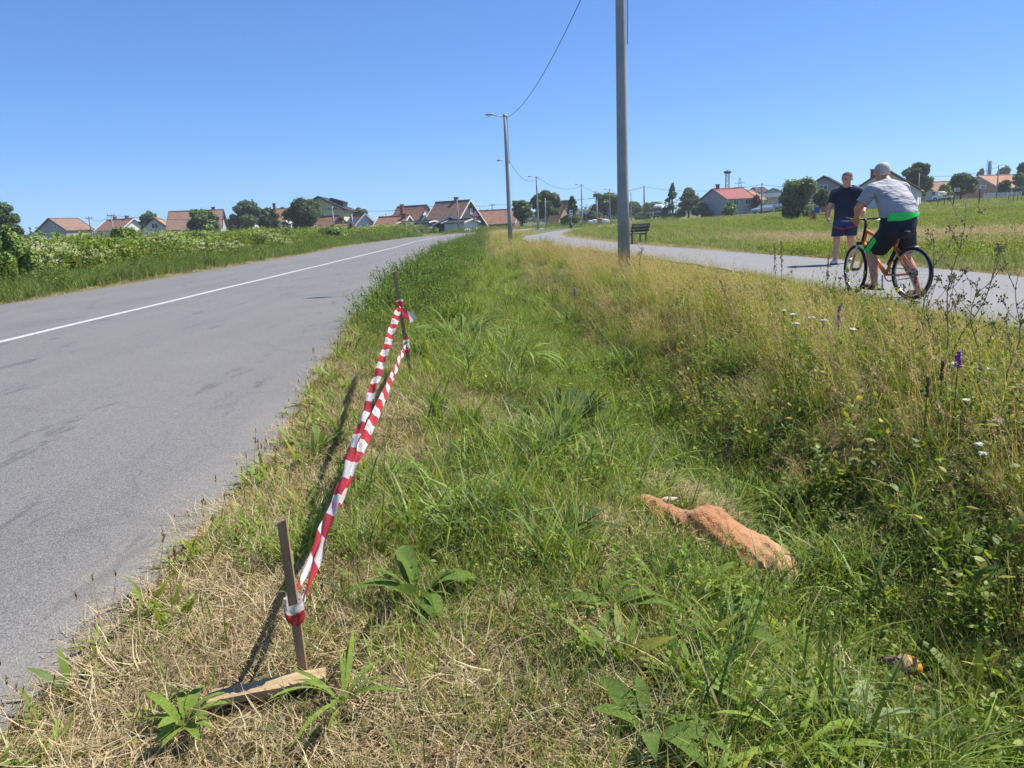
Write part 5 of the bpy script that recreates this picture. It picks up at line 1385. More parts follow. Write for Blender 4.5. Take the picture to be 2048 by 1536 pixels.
for a in (LAn, RAn):
    s_ = MB(); s_.loft([(a + hdv * .06 + Vector((0, 0, -.1)), .05, .145, RZ), (a + hdv * .06 + Vector((0, 0, -.078)), .052, .148, RZ)], 18, 2.5); sn = s_.build('sandal', BLACK, cyc, True)
    t_ = MB()
    for f in (.0, .07, .13): t_.tube([a + hdv * f + Vector((math.cos(BTH) * math.cos(q) * .052, math.sin(BTH) * math.cos(q) * .052, -.085 + .062 * math.sin(q) * (1.1 - f * 2.2))) for q in [PI * i / 8 for i in range(9)]], .009, 6)
    t_.build('strap', BLACK, sn, True)

# ------------------------------------------------------------------ lamp poles and their cable
LAMPGLASS = mat('lamp_glass', (.75, .76, .78), .15, .05, 4, spec=.6)
POLES = [((2.43, 15.65), 7.2, 'tall grey lamp pole right beside the path, cut off by the top edge'), ((.3, 43.7), 7.0, 'second nearest lamp pole, with the lamp arm over the verge'),
         ((.62, 72), 6.72, 'lamp pole almost hidden behind the second nearest one'), ((4.25, 97), 6.54, 'lamp pole in front of the twin round trees'),
         ((13.0, 128), 6.64, 'lamp pole just left of the stork nest'), ((21.5, 156), 6.6, 'lamp pole just right of the stork nest'), ((30.8, 186), 6.6, 'farthest lamp pole, right behind the nearest pole')]
heads = []
pole_me = {}
for (x, y), h, lab in POLES:
    g = z1(x, y); o = thing('lamp_pole', lab, 'lamp pole', (x, y, g - .02), group='lamp poles along the path')
    near = y < 60; n = 20 if near else 10; H = h - g + .02
    MB().tube([(0, 0, H * t) for t in (0, .25, .5, .75, 1)], [.128 - .045 * t for t in (0, .25, .5, .75, 1)], n).build('pole', CONCRETE, o, True)
    MB().tube([(0, 0, H - .16), (0, 0, H - .04)], .098, n).build('collar', STEEL, o, True)
    a = MB(); a.tube([(-.08, 0, H - .12), (-.5, 0, H - .06), (-.66, 0, H - .03)], .022, 8); arm = a.build('lamp_arm', STEEL, o, True)
    hd = MB(); hd.loft([((-.82, 0, H - .03), .26, .09, 0), ((-.82, 0, H + .02), .25, .085, 0), ((-.82, 0, H + .055), .16, .05, 0)], 16); ho = hd.build('lamp_housing', STEEL, arm, True)
    gl = MB(); gl.ell((-.88, 0, H - .035), (.17, .085, .06), 14, 8); gl.build('lamp_glass', LAMPGLASS, arm, True)
    MB().box((.1, 0, H - .2), (.05, .05, .12)).build('cable_clamp', DARKMETAL, o)
    heads.append(Vector((x + .12, y, h - .18)))
    if near:
        MB().tube([(.11 + .045 * (.3), -.02, H - .2), (.14, -.02, H - .9), (.125, -.02, H * .62)], .008, 6).build('drop_cable', BLACK, o)
CABLE = mat('black_cable', (.02, .02, .022), .6, .2, 5)


def cable(label, a, b, sag, r, n=24, name='overhead_cable', group='overhead cables'):
    a, b = Vector(a), Vector(b)
    P = [a.lerp(b, i / n) - Vector((0, 0, 4 * sag * (i / n) * (1 - i / n))) for i in range(n + 1)]
    o = MB().tube(P, r, 5).build(name, CABLE, None, True); tag(o, label, 'cable', group)


ords = ['nearest pole to the second pole', 'second pole to the hidden pole behind it', 'hidden third pole to the pole before the twin trees', 'twin-tree pole to the pole left of the stork nest', 'pole left of the nest past it', 'pole right of the nest to the farthest one']
for i in range(6):
    cable('black lamp cable sagging from the ' + ords[i], heads[i], heads[i + 1], (.75, .8, 1.0, 1.0, .9, .8)[i], (.011, .014, .018, .02, .02, .02)[i])

# park bench beside the path
be = thing('park_bench', 'dark slatted park bench on the grass beside the path', 'bench', (5.72, 32.6, z1(5.72, 32.6)), math.radians(38))
DKW = mat('dark_bench_wood', (.05, .052, .055), .6, .3, 10)
for k in range(3): MB().bar((-.7, .34 - k * .11, .45), (.7, .34 - k * .11, .45), .095, .035).build('seat_slat', DKW, be)
for k in range(3): MB().bar((-.7, -.05 - .035 * k, .58 + .12 * k), (.7, -.05 - .035 * k, .58 + .12 * k), .03, .105).build('back_slat', DKW, be)
for s in (-.55, .55):
    f_ = MB(); f_.bar((s, .36, .42), (s, -.02, .42), .05, .04); f_.bar((s, .34, 0), (s, .34, .42), .05, .05); f_.bar((s, .0, 0), (s, .0, .45), .05, .05); f_.bar((s, .0, .42), (s, -.09, .88), .05, .04)
    f_.build('leg_frame', DARKMETAL, be)
be.scale = (.8, 1, 1)

# ------------------------------------------------------------------ houses
def wallm(name, c): return mat(name, c, .9, .1, .8, .2, 12)
def roofm(name, c, v=.3):
    m = mat(name, c, .85, v, 1.6)
    n = m.node_tree.nodes; l = m.node_tree.links; b = n['Principled BSDF']; src = b.inputs['Base Color'].links[0].from_socket
    tc = n.new('ShaderNodeTexCoord'); w = n.new('ShaderNodeTexWave'); w.bands_direction = 'Z'; w.inputs['Scale'].default_value = 1.6; w.inputs['Distortion'].default_value = 2; w.inputs['Detail'].default_value = 3; w.inputs['Detail Scale'].default_value = 4
    l.new(tc.outputs['Object'], w.inputs['Vector'])
    mr = n.new('ShaderNodeMapRange'); mr.inputs[3].default_value = .68; mr.inputs[4].default_value = 1.22; l.new(w.outputs[0], mr.inputs[0])
    vm = n.new('ShaderNodeVectorMath'); vm.operation = 'SCALE'; l.new(src, vm.inputs[0]); l.new(mr.outputs[0], vm.inputs['Scale']); l.new(vm.outputs[0], b.inputs['Base Color'])
    return m


R_TILE = roofm('old_red_tiles', (.27, .145, .095)); R_BROWN = roofm('brown_tiles', (.22, .135, .1)); R_ORANGE = roofm('orange_tiles', (.36, .175, .1)); R_RED = roofm('red_metal_roof', (.3, .105, .09), .14); R_DARK = roofm('anthracite_roof', (.035, .037, .042), .2)
W_WHITE = wallm('white_render', (.68, .67, .63)); W_GREY = wallm('grey_render', (.32, .34, .37)); W_CREAM = wallm('cream_render', (.62, .57, .42)); W_SALMON = wallm('salmon_render', (.5, .32, .2)); W_DARK = wallm('dark_boards', (.08, .085, .1)); W_BROWN = wallm('brown_boards', (.2, .12, .09)); W_YEL = wallm('pale_yellow_render', (.6, .58, .34))
TRIM = mat('white_verge_board', (.7, .7, .68), .7, .08, 3); DTRIM = mat('dark_verge_board', (.06, .05, .045), .7, .2, 3); BRICK = mat('chimney_brick', (.22, .1, .07), .9, .3, 3)


def house(name, label, ra, rb, Ya, Yb, d, pitch, wall, roof, z0=None, over=.35, wins=(), chim=(), trim=TRIM, cat='house', pane=True):
    """ra, rb: ridge ends in the picture at distances Ya, Yb; d: width across the ridge"""
    A = at(ra[0], ra[1], Ya); B = at(rb[0], rb[1], Yb); zr = (A.z + B.z) / 2
    mid = (A + B) / 2; ax = Vector((B.x - A.x, B.y - A.y, 0)); L = ax.length; rz = math.atan2(ax.y, ax.x)
    g = z1(mid.x, mid.y) - .1 if z0 is None else z0
    o = thing(name, label, cat, (mid.x, mid.y, g), rz)
    hr = zr - g; tp = math.tan(math.radians(pitch)); he = max(hr - d / 2 * tp, .6); hl = L / 2 - over; hd = d / 2 - over
    hw = hr - .14 - (hd) * tp
    w = MB(); w.add([(-hl, -hd, 0), (hl, -hd, 0), (hl, hd, 0), (-hl, hd, 0), (-hl, -hd, hw), (hl, -hd, hw), (hl, hd, hw), (-hl, hd, hw), (-hl, 0, hr - .14), (hl, 0, hr - .14)],
                    [(0, 1, 5, 4), (2, 3, 7, 6), (0, 4, 8, 7, 3), (1, 2, 6, 9, 5), (0, 3, 2, 1), (4, 5, 9, 8), (8, 9, 6, 7)])
    w.build('wall', wall, o)
    r = MB(); t = .1
    for s in (-1, 1):
        y0, z0_ = s * (d / 2), he
        r.add([(-L / 2, 0, hr), (L / 2, 0, hr), (L / 2, y0, z0_), (-L / 2, y0, z0_), (-L / 2, 0, hr - t), (L / 2, 0, hr - t), (L / 2, y0, z0_ - t), (-L / 2, y0, z0_ - t)],
              [(0, 1, 2, 3), (4, 7, 6, 5), (0, 4, 5, 1), (2, 6, 7, 3), (0, 3, 7, 4), (1, 5, 6, 2)])
    ro = r.build('roof', roof, o)
    for e in (-1, 1):
        for s in (-1, 1):
            MB().bar((e * (L / 2 + .03), s * .02, hr - .03), (e * (L / 2 + .03), s * d / 2, he - .03), .05, .2).build('verge_board', trim, ro)
    MB().tube([(-L / 2, 0, hr + .03), (L / 2, 0, hr + .03)], .11, 6).build('ridge', roof, ro)
    for k, (u, v, h) in enumerate(chim):
        zc = hr - abs(v) * tp; c = MB(); c.box((u, v, zc + h / 2 - .3), (.55, .5, h + .6)); c.box((u, v, zc + h), (.7, .65, .12)); c.build('chimney', BRICK, ro)
    for face, u, zc, ww, wh in wins:
        zc = min(zc, hw - wh / 2 - .25) if face in 'fb' else min(zc, hr - .5 - wh / 2 - (abs(u) + ww / 2) * tp)
        wn_ = bpy.data.objects.new('window', None); COL.objects.link(wn_); wn_.parent = o
        if face in 'fb':
            s = -1 if face == 'f' else 1; wn_.location = (u, s * hd, zc); wn_.rotation_euler = (0, 0, 0 if face == 'f' else PI)
        else:
            s = -1 if face == 'l' else 1; wn_.location = (s * hl, u, zc); wn_.rotation_euler = (0, 0, -PI / 2 if face == 'l' else PI / 2)
        f = MB(); q = .09
        f.box((0, -.03, wh / 2), (ww, .08, q)); f.box((0, -.03, -wh / 2), (ww + .1, .12, q)); f.box((-ww / 2 + q / 2, -.03, 0), (q, .078, wh - q)); f.box((ww / 2 - q / 2, -.03, 0), (q, .078, wh - q)); f.box((0, -.03, 0), (.06, .07, wh - q))
        f.build('window_frame', WHITE, wn_); MB().box((0, -.012, 0), (ww - q, .03, wh - q)).build('pane', GLASSDARK, wn_)
    return o


house('house', 'grey gable house with brown roof and roof antenna at the far left', (96, 436), (155, 437), 150, 157, 7.4, 33, W_GREY, R_BROWN, trim=DTRIM, wins=[('l', -1, 4.2, .7, .7), ('l', 1.6, 2.0, 1, 1.2), ('l', -1.6, 2.0, 1, 1.2)])
house('house', 'weathered patchy roof between the left utility pole and the round tree', (213, 439), (268, 438), 162, 158, 6.5, 34, W_WHITE, R_TILE, chim=[(-2, .3, .8), (1.8, .3, .8)])
house('house', 'white gable house with dark window and orange roof behind the weeds', (307, 437), (322, 436), 138, 148, 5.6, 40, W_WHITE, R_ORANGE, wins=[('l', 0, 3.6, 1.1, .9)], trim=DTRIM)
house('house', 'long brown-roofed house with white gable end at left', (337, 423), (447, 420), 134, 136, 9, 35, W_GREY, R_BROWN, wins=[('f', -2.5, 2.4, 1.1, 1.2), ('f', 1.5, 2.4, 1.1, 1.2), ('r', 0, 5.0, .9, 1.1)], chim=[(2.8, .3, .7)], trim=DTRIM)
house('house', 'low tiled roof between the two dark trees at left', (470, 433), (512, 431), 152, 152, 6, 35, W_WHITE, R_TILE)
house('house', 'tall-chimneyed red roof peeping out between trees', (546, 418), (578, 417), 165, 165, 7, 38, W_WHITE, R_TILE, chim=[(-1.2, -.6, 1.6), (.2, .3, .5)])
hs = house('house', 'pale yellow house with anthracite roof and dormer', (635, 396), (663, 397), 130, 146, 9.4, 27, W_YEL, R_DARK, over=.7, wins=[('l', 1, 5.0, .5, .5), ('l', -2.2, 2.2, 1.2, 1.2), ('f', -2, 4.6, 1.1, 1.1)], trim=DTRIM)
zr_ = (at(635, 396, 130).z + at(663, 397, 146).z) / 2 - hs.location.z
dr = MB(); dr.box((.5, -2.3, zr_ - .75), (6, 2.4, .8), Matrix.Rotation(.3, 3, 'X')); dr.build('dormer', R_DARK, hs)
house('shed', 'tile-roofed shed in front of the yellow house', (642, 433), (679, 432), 118, 116, 5, 36, W_BROWN, R_TILE, cat='shed', trim=DTRIM)
house('shed', 'lowest tiled shed right below the yellow house', (672, 446), (700, 445), 110, 109, 4.6, 34, W_BROWN, R_TILE, cat='shed', trim=DTRIM)
house('house', 'small tiled house with bright white gable behind the grey sign back', (706, 428), (730, 428), 132, 128, 6, 44, W_WHITE, R_TILE)
house('house', 'steep red-tiled house with white gable and chimney left of the barn', (795, 413), (854, 411), 142, 139, 8.4, 47, W_WHITE, R_TILE, chim=[(-1.4, -1.2, 1.6)], wins=[('r', .2, 6.0, .5, 1.0), ('r', -1.8, 2.4, .9, 1.2)], trim=DTRIM)
house('house', 'low red-tiled wing in front of the steep house', (757, 434), (819, 432), 129, 127, 5.6, 33, W_WHITE, R_TILE, chim=[(2.2, -.3, .5)])
house('shed', 'little yellow gable shed between the steep house and the barn', (842, 433), (850, 432), 124, 121, 3.2, 52, W_YEL, R_TILE, cat='shed')
house('shed', 'flat dark shed roof below the steep house', (803, 444), (868, 442), 117, 115, 3.5, 6, W_GREY, R_DARK, cat='shed')
house('barn', 'large brown-roofed barn with dark boarded walls left of the road signs', (871, 404), (941, 401), 131, 127, 9.6, 46, W_DARK, R_BROWN, chim=[(.6, .2, .8)], wins=[('f', 2.2, 3.0, 1.0, .8), ('r', .5, 6.5, .6, .9)], cat='barn')
house('shed', 'dark open gable shed in front of the barn', (899, 433), (903, 433), 112, 118, 5.2, 24, W_DARK, R_DARK, cat='shed')
house('shed', 'white-ended lean-to shed beside the road signs', (898, 441), (944, 437), 112, 109, 3.4, 14, W_WHITE, R_DARK, cat='shed')
house('house', 'long low brown-walled barn right of the road signs', (950, 421), (1040, 419), 137, 135, 8, 31, W_BROWN, R_TILE, wins=[('f', -2.6, 2.1, .7, .7)], cat='house')
house('house', 'narrow pink-roofed house half hidden by the twin trees', (1114, 402), (1136, 402), 152, 150, 7, 52, W_SALMON, R_TILE, trim=DTRIM, wins=[('f', 0, 2.6, 1, 1.3)])
house('house', 'grey house with bright red metal roof right of the conifer', (1424, 379), (1485, 375), 150, 153, 8.5, 26, W_GREY, R_RED, wins=[('f', -1.1, 2.6, 1.3, 1.0), ('f', 1.7, 2.6, 1.3, 1.0)], chim=[(-2.4, 0, .8)], trim=DTRIM)
house('house', 'orange-roofed annex joined to the red-roofed house', (1485, 381), (1504, 380), 155, 157, 7, 30, W_CREAM, R_ORANGE, wins=[('f', 0, 2.0, .8, 1.2)])
h = house('house', 'cream house with dark gable roof and white balcony', (1545, 378), (1556, 378), 168, 178, 10.5, 25, W_CREAM, R_DARK, over=.6, wins=[('l', -1.6, 4.9, 1.1, 1.2), ('l', 1.4, 4.9, 1.1, 1.2), ('l', -1.6, 1.8, 1.1, 1.2), ('l', 1.4, 1.8, 1.1, 1.2)], trim=DTRIM)
MB().box((-6.2, 0, 3.6), (1.2, 8.2, .9)).build('balcony', WHITE, h)
house('house', 'pale house with plain dark roof left of the cream house', (1505, 376), (1528, 375), 182, 184, 9, 30, W_WHITE, R_DARK, trim=DTRIM)
house('house', 'grey-sided gable house behind the walking man', (1647, 354), (1662, 356), 110, 121, 7.6, 31, W_GREY, R_DARK, wins=[('l', 0, 3.0, 1.2, 1.2)], trim=DTRIM)
house('house', 'white gable house with brown roof edge between the two men', (1770, 341), (1784, 341), 96, 106, 8.2, 34, W_WHITE, R_BROWN, wins=[('l', 1.8, 3.0, .9, 1.1)], chim=[(-3, 1.6, 1.2)], trim=DTRIM)
house('house', 'long low orange-roofed house below the walnut tree', (1845, 366), (1900, 362), 150, 152, 7.4, 32, W_SALMON, R_TILE, trim=DTRIM)
house('house', 'salmon house with orange roof and white verge boards at the far right', (1957, 353), (2022, 348), 150, 154, 9, 30, W_SALMON, R_ORANGE, wins=[('f', -.3, 2.2, 1.6, 1.3), ('f', 2.4, 2.2, 1.2, 1.3)])

# ------------------------------------------------------------------ trees and shrubs
def crown(n, lobes, size, cols, shell=.55, droop=0.0, seed=0):
    """leaf sprays filling a set of ellipsoid lobes"""
    rs = np.random.default_rng(seed); vol = np.array([l[3] * l[4] * l[5] for l in lobes]) ** .75; k = rs.choice(len(lobes), n, p=vol / vol.sum())
    Lb = np.array(lobes)[k]; d = rs.normal(0, 1, (n, 3)); d /= np.linalg.norm(d, axis=1)[:, None]
    r = (shell + (1 - shell) * rs.random(n)) ** .8; r *= 1 + .1 * rs.normal(0, 1, n)
    P = Lb[:, :3] + d * Lb[:, 3:6] * r[:, None]
    nrm = d * .9 + rs.normal(0, .55, (n, 3)) + np.array([0, 0, .35]); nrm /= np.linalg.norm(nrm, axis=1)[:, None]
    up = rs.normal(0, 1, (n, 3)); a = np.cross(nrm, up); a /= np.linalg.norm(a, axis=1)[:, None]; b = np.cross(nrm, a)
    s = size * rs.uniform(.5, 1.25, n)[:, None]
    V = np.stack([P - a * s, P - b * s * .55, P + a * s, P + b * s * .55], 1) 
    V[:, 1] -= nrm * s * .25; V[:, 3] -= nrm * s * .25
    V = V.reshape(-1, 3); Q = np.arange(4 * n).reshape(-1, 4)
    shade = rs.normal(1, .16, len(lobes))[k] * rs.normal(1, .15, n)
    c = np.array([q[1] for q in cols])[rs.choice(len(cols), n, p=np.array([q[0] for q in cols]) / sum(q[0] for q in cols))] * np.clip(shade, .5, 1.6)[:, None]
    return [V, Q, np.repeat(c, 4, axis=0)]


TG = ((4, (.105, .165, .045)), (2, (.15, .215, .055)), (2, (.075, .125, .038))); TD = ((4, (.075, .125, .042)), (2, (.105, .16, .048)), (1, (.055, .095, .036)))
TL = ((4, (.17, .25, .05)), (2, (.23, .31, .07)), (2, (.11, .17, .04))); TO = ((4, (.2, .25, .11)), (3, (.26, .31, .16)), (2, (.13, .18, .07))); TR = ((3, (.07, .03, .03)), (2, (.1, .04, .035)), (1, (.05, .05, .03)))


def tree(name, label, px, top, base_px, wpx, Y, cols=TG, form='round', seed=0, n=3000, cat='tree', group=None, trunk=True):
    """px: centre in the picture, top: its top, wpx: crown width in picture pixels, Y: distance"""
    rs = random.Random(seed * 13 + 5); t = at(px, top, Y); g = z1(t.x, t.y); H = t.z - g; Wd = wpx * Y / 1500 / 2
    o = thing(name, label, cat, (t.x, t.y, g), group=group); lobes = []
    if form == 'round':
        cb0 = H * (.22 if trunk else .05)
        for k in range(34):
            a = rs.uniform(0, 6.28); q = rs.random() ** .35; zc = cb0 + (H - cb0) * rs.uniform(.12, .84); f = math.sin(min(1, (zc - cb0) / (H - cb0) * .8 + .2) * PI) ** .6
            s = rs.uniform(.13, .34)
            lobes.append((Wd * .8 * q * f * math.cos(a), Wd * .8 * q * f * math.sin(a), zc, Wd * s, Wd * s, min(Wd * s * .8, H * .15)))
        lobes.append((0, 0, H * .84, Wd * .4, Wd * .4, H * .155)); lobes.append((0, 0, H * .5, Wd * .5, Wd * .5, H * .25))
    elif form == 'cone':
        for k in range(30):
            f = rs.random() ** .8; a = rs.uniform(0, 6.28); r = Wd * (1.02 - f) * .75
            lobes.append((r * math.cos(a), r * math.sin(a), H * (.06 + .9 * f), Wd * (.34 - .24 * f), Wd * (.34 - .24 * f), H * .07))
        lobes.append((0, 0, H * .95, Wd * .08, Wd * .08, H * .055))
    else:  # bush, to the ground
        for k in range(20):
            a = rs.uniform(0, 6.28); q = math.sqrt(rs.random()); zc = H * rs.uniform(.12, .8); f = math.sqrt(max(.1, 1 - (zc / H) ** 2)); s = rs.uniform(.25, .42)
            lobes.append((Wd * .7 * q * f * math.cos(a), Wd * .7 * q * f * math.sin(a), zc, Wd * s, Wd * s, H * .18))
    link('crown', geo_mesh('crown', crown(n, lobes, max(.045, Y * .0016) * (1.2 if form != 'cone' else 1), cols, seed=seed)), TREELEAF, o)
    tm = MB(); r0 = max(.06, H * .028); P = [Vector((.04 * H * math.sin(k * .7 + seed) * k / 6, .03 * H * math.cos(k + seed) * k / 6, H * .8 * k / 6)) for k in range(7)]
    tm.tube(P, [r0 * (1.25 - .18 * k) for k in range(7)], 8)
    for lb in lobes[:9]:
        i = rs.choice((2, 3, 4)); p = P[i]; e = Vector(lb[:3]); tm.tube([p, p.lerp(e, .5) + Vector((0, 0, .05 * H)), e], [r0 * .5, r0 * .3, r0 * .12], 5)
    tm.build('trunk', BARK, o, True)
    return o


TREES = [
    ('broadleaf_tree', 'dark tall tree cut off by the left edge', 0, 402, 0, 66, 85, TD, 'round'), ('broadleaf_tree', 'round tree rising behind the white gable house at left', 296, 422, 0, 44, 155, TG, 'round'),
    ('broadleaf_tree', 'round tree in front of the long brown roof', 404, 417, 0, 66, 122, TG, 'round'), ('broadleaf_tree', 'wide dark tree left of the tall-chimneyed roof', 488, 400, 0, 78, 148, TD, 'round'),
    ('broadleaf_tree', 'smaller dark tree touching the tall chimney', 536, 414, 0, 46, 132, TD, 'round'), ('broadleaf_tree', 'big dark double-headed tree left of the yellow house', 600, 395, 0, 92, 118, TD, 'round'), ('broadleaf_tree', 'tree just behind the yellow house to its right', 717, 415, 0, 42, 158, TD, 'round'),
    ('broadleaf_tree', 'low round tree right of the second lamp pole', 1043, 400, 0, 50, 128, TD, 'round'), ('broadleaf_tree', 'tallest of the twin dark trees behind the lamp poles', 1090, 379, 0, 66, 138, TD, 'round'), ('slender_tree', 'slender young tree by the narrow pink-roofed house', 1144, 391, 0, 20, 128, TG, 'round'),
    ('broadleaf_tree', 'dark spreading tree behind the stork nest', 1218, 384, 0, 72, 172, TG, 'round'), ('broadleaf_tree', 'small tree between the nearest pole and the wooden utility pole', 1270, 403, 0, 40, 215, TG, 'round'), ('broadleaf_tree', 'hazy round tree left of the truck', 1306, 404, 0, 44, 245, TG, 'round'),
    ('conifer', 'dark pointed conifer right of the truck', 1345, 368, 0, 50, 160, TD, 'cone'), ('broadleaf_tree', 'airy green tree right of the conifer', 1377, 374, 0, 48, 158, TG, 'round'), ('garden_bush', 'small clipped bush in front of the red-roofed house', 1458, 401, 0, 36, 135, TL, 'bush'), ('red_leaf_tree', 'dark red-leaved tree beside the cream house', 1513, 390, 0, 24, 148, TR, 'round'),
    ('willow_bush', 'big round grey-green bush left of the walking man', 1599, 350, 0, 84, 72, TO, 'bush'), ('broadleaf_tree', 'dark tree behind the walking man', 1645, 376, 0, 36, 98, TD, 'round'), ('walnut_tree', 'large dome-shaped walnut tree right of the cyclist', 1838, 323, 0, 68, 118, TD, 'round'),
    ('broadleaf_tree', 'bushy green tree behind the basketball hoops', 1925, 345, 0, 62, 122, TG, 'round'), ('yellow_bush', 'yellow-green bush at the parked flatbed truck', 1893, 366, 0, 34, 120, TL, 'bush'), ('broadleaf_tree', 'distant pale tree left of the grey chimney tower', 1964, 337, 0, 20, 240, TG, 'round'), ('broadleaf_tree', 'distant pale tree right of the grey chimney tower', 2013, 331, 0, 34, 240, TO, 'round'),
    ('broadleaf_tree', 'dark tree cut off by the right edge', 2046, 324, 0, 40, 165, TD, 'round'), ('round_bush', 'round bush in front of the salmon house', 2010, 357, 0, 28, 128, TG, 'bush'), ('broadleaf_tree', 'green tree right of the salmon house', 2040, 345, 0, 34, 150, TG, 'round'),
    ('elder_shrub', 'large leafy shrub on the left bank close to the road', 22, 444, 0, 70, 21, TL, 'bush'), ('elder_shrub', 'flowering elder on the bank left of the grey sign back', 660, 452, 0, 70, 66, TL, 'bush'), ('elder_shrub', 'bright shrub on the bank below the white gable house', 250, 452, 0, 70, 40, TL, 'bush'), ('elder_shrub', 'bushy shrub on the bank below the big double tree', 545, 457, 0, 90, 58, TG, 'bush'), ('elder_shrub', 'shrub on the bank below the long brown roof', 395, 459, 0, 80, 50, TL, 'bush'),
    ('hedge_bush', 'green bush at the foot of the narrow pink-roofed house', 1140, 428, 0, 46, 128, TL, 'bush'), ('hedge_bush', 'dark bush behind the white building bags', 1185, 420, 0, 50, 160, TD, 'bush'), ('hedge_bush', 'dark garden hedge right of the conifer', 1405, 402, 0, 60, 152, TD, 'bush'), ('hedge_bush', 'green hedge left of the truck', 1290, 424, 0, 50, 205, TG, 'bush'),
    ('hedge_bush', 'low hedge under the cream house', 1560, 412, 0, 50, 150, TD, 'bush'), ('hedge_bush', 'dense dark hedge behind the parked flatbed truck', 1858, 380, 0, 50, 132, TD, 'bush'), ('hedge_bush', 'hedge at the right edge behind the white fence', 2042, 372, 0, 40, 145, TD, 'bush'), ('hedge_bush', 'small hedge by the orange annex', 1528, 405, 0, 30, 140, TL, 'bush'),
]
for i, (nm, lab, px, top, _, w, Y, cols, form) in enumerate(TREES):
    tree(nm, lab, px, top, 0, w, Y, cols, form, i, (16000 if Y < 45 else 9000) if (w > 60 or Y < 75) else 4200, cat='shrub' if form == 'bush' else 'tree', group='village trees and shrubs')
# far wooded skyline that reads as one mass
rs_ = np.random.default_rng(3); fl_ = []
for k in range(150):
    a = rs_.uniform(-.85, .85); D = rs_.uniform(300, 420); hh = rs_.uniform(3, 8); fl_.append((D * math.sin(a), D * math.cos(a), hh * .45 + z1(D * math.sin(a), D * math.cos(a)), rs_.uniform(5, 12), rs_.uniform(4, 8), hh * .55))
fw_ = link('far_woodland', geo_mesh('far_woodland', crown(30000, fl_, .8, TD, .3, seed=9)), TREELEAF); tag(fw_, 'far dark treeline along the horizon', 'woodland', kind='stuff')

# ------------------------------------------------------------------ masts, poles, signs
def upole(label, px, top, base, Y, r=.12, m=CONCRETE, cross=True, name='utility_pole', cat='utility pole', group='village utility poles'):
    t = at(px, top, Y); g = z1(t.x, t.y); H = t.z - g; o = thing(name, label, cat, (t.x, t.y, g), group=group)
    MB().tube([(0, 0, 0), (0, 0, H)], [r, r * .7], 10).build('pole', m, o, True)
    if cross:
        MB().box((0, 0, H - .35), (1.3, .1, .1)).build('crossarm', DARKMETAL, o)
        for s in (-.55, .55): MB().tube([(s, 0, H - .3), (s, 0, H - .08)], .05, 6).build('insulator', DARKMETAL, o)
    return t


WOODP = mat('wooden_pole', (.16, .12, .085), .9, .3, 4)
t1 = upole('thin dark utility pole right of the far-left house', 177, 433, 0, 150, .12, WOODP)
t2 = upole('pale concrete utility pole before the weathered patchy roof', 221, 427, 0, 132)
t3 = upole('pale pole in front of the yellow house', 664, 413, 0, 112, .12)
t4 = upole('pale pole in front of the large barn', 914, 399, 0, 108, .11)
t5 = upole('short dark pole behind the long low barn', 984, 407, 0, 165, .12, WOODP)
t6 = upole('pale thin pole before the tallest twin tree', 1090, 396, 0, 112, .1, cross=False)
t7 = upole('tall wooden utility pole right of the nearest lamp pole', 1288, 371, 0, 165, .17, WOODP, False)
t8 = upole('dark pole rising beside the airy tree', 1396, 385, 0, 190, .12, WOODP, False)
t9 = upole('dark pole in front of the cream house', 1524, 366, 0, 130, .12, WOODP, False)
t10 = upole('pale pole by the orange annex', 1513, 372, 0, 150, .12, cross=False)
t11 = upole('pale pole by the pull-up bars under the walnut tree', 1839, 346, 0, 100, .09, cross=False)
t12 = upole('grey pole with lamp arm in front of the salmon house', 1998, 330, 0, 108, .1, cross=False)
MB().tube([(0, 0, 0), (.9, 0, .1)], .03, 6).build('lamp_arm', STEEL, bpy.data.objects[[o.name for o in COL.objects if o.get('label', '').startswith('grey pole with lamp arm')][0]]).location = (0, 0, t12.z - z1(t12.x, t12.y) - .1)
t13 = upole('slim pole by the narrow pink-roofed house', 1148, 397, 0, 140, .1, cross=False)
for a, b, lab, sag in ((t1, t2, 'thin wire from the dark pole to the concrete pole at left', .8), (t2, t3, 'thin wire running right from the concrete pole over the roofs', 1.2), (t3, t4, 'thin wire from the yellow house to the barn pole', .8), (t4, t5, 'thin wire from the barn pole to the dark pole behind the low barn', .5),
                       (t5, t7, 'thin wire from the low barn past the stork nest to the wooden pole', 1.2), (t7, t9, 'thin wire from the wooden pole over the red roof', 1.0), (t9, t11, 'thin wire crossing behind the two men', 1.0), (t11, t12, 'thin wire over the basketball court', .6), (t13, t7, 'lowest thin wire beside the stork nest', .5)):
    cable(lab, a - Vector((0, 0, .25)), b - Vector((0, 0, .25)), sag, .025, 16, 'power_line', 'thin village power lines')

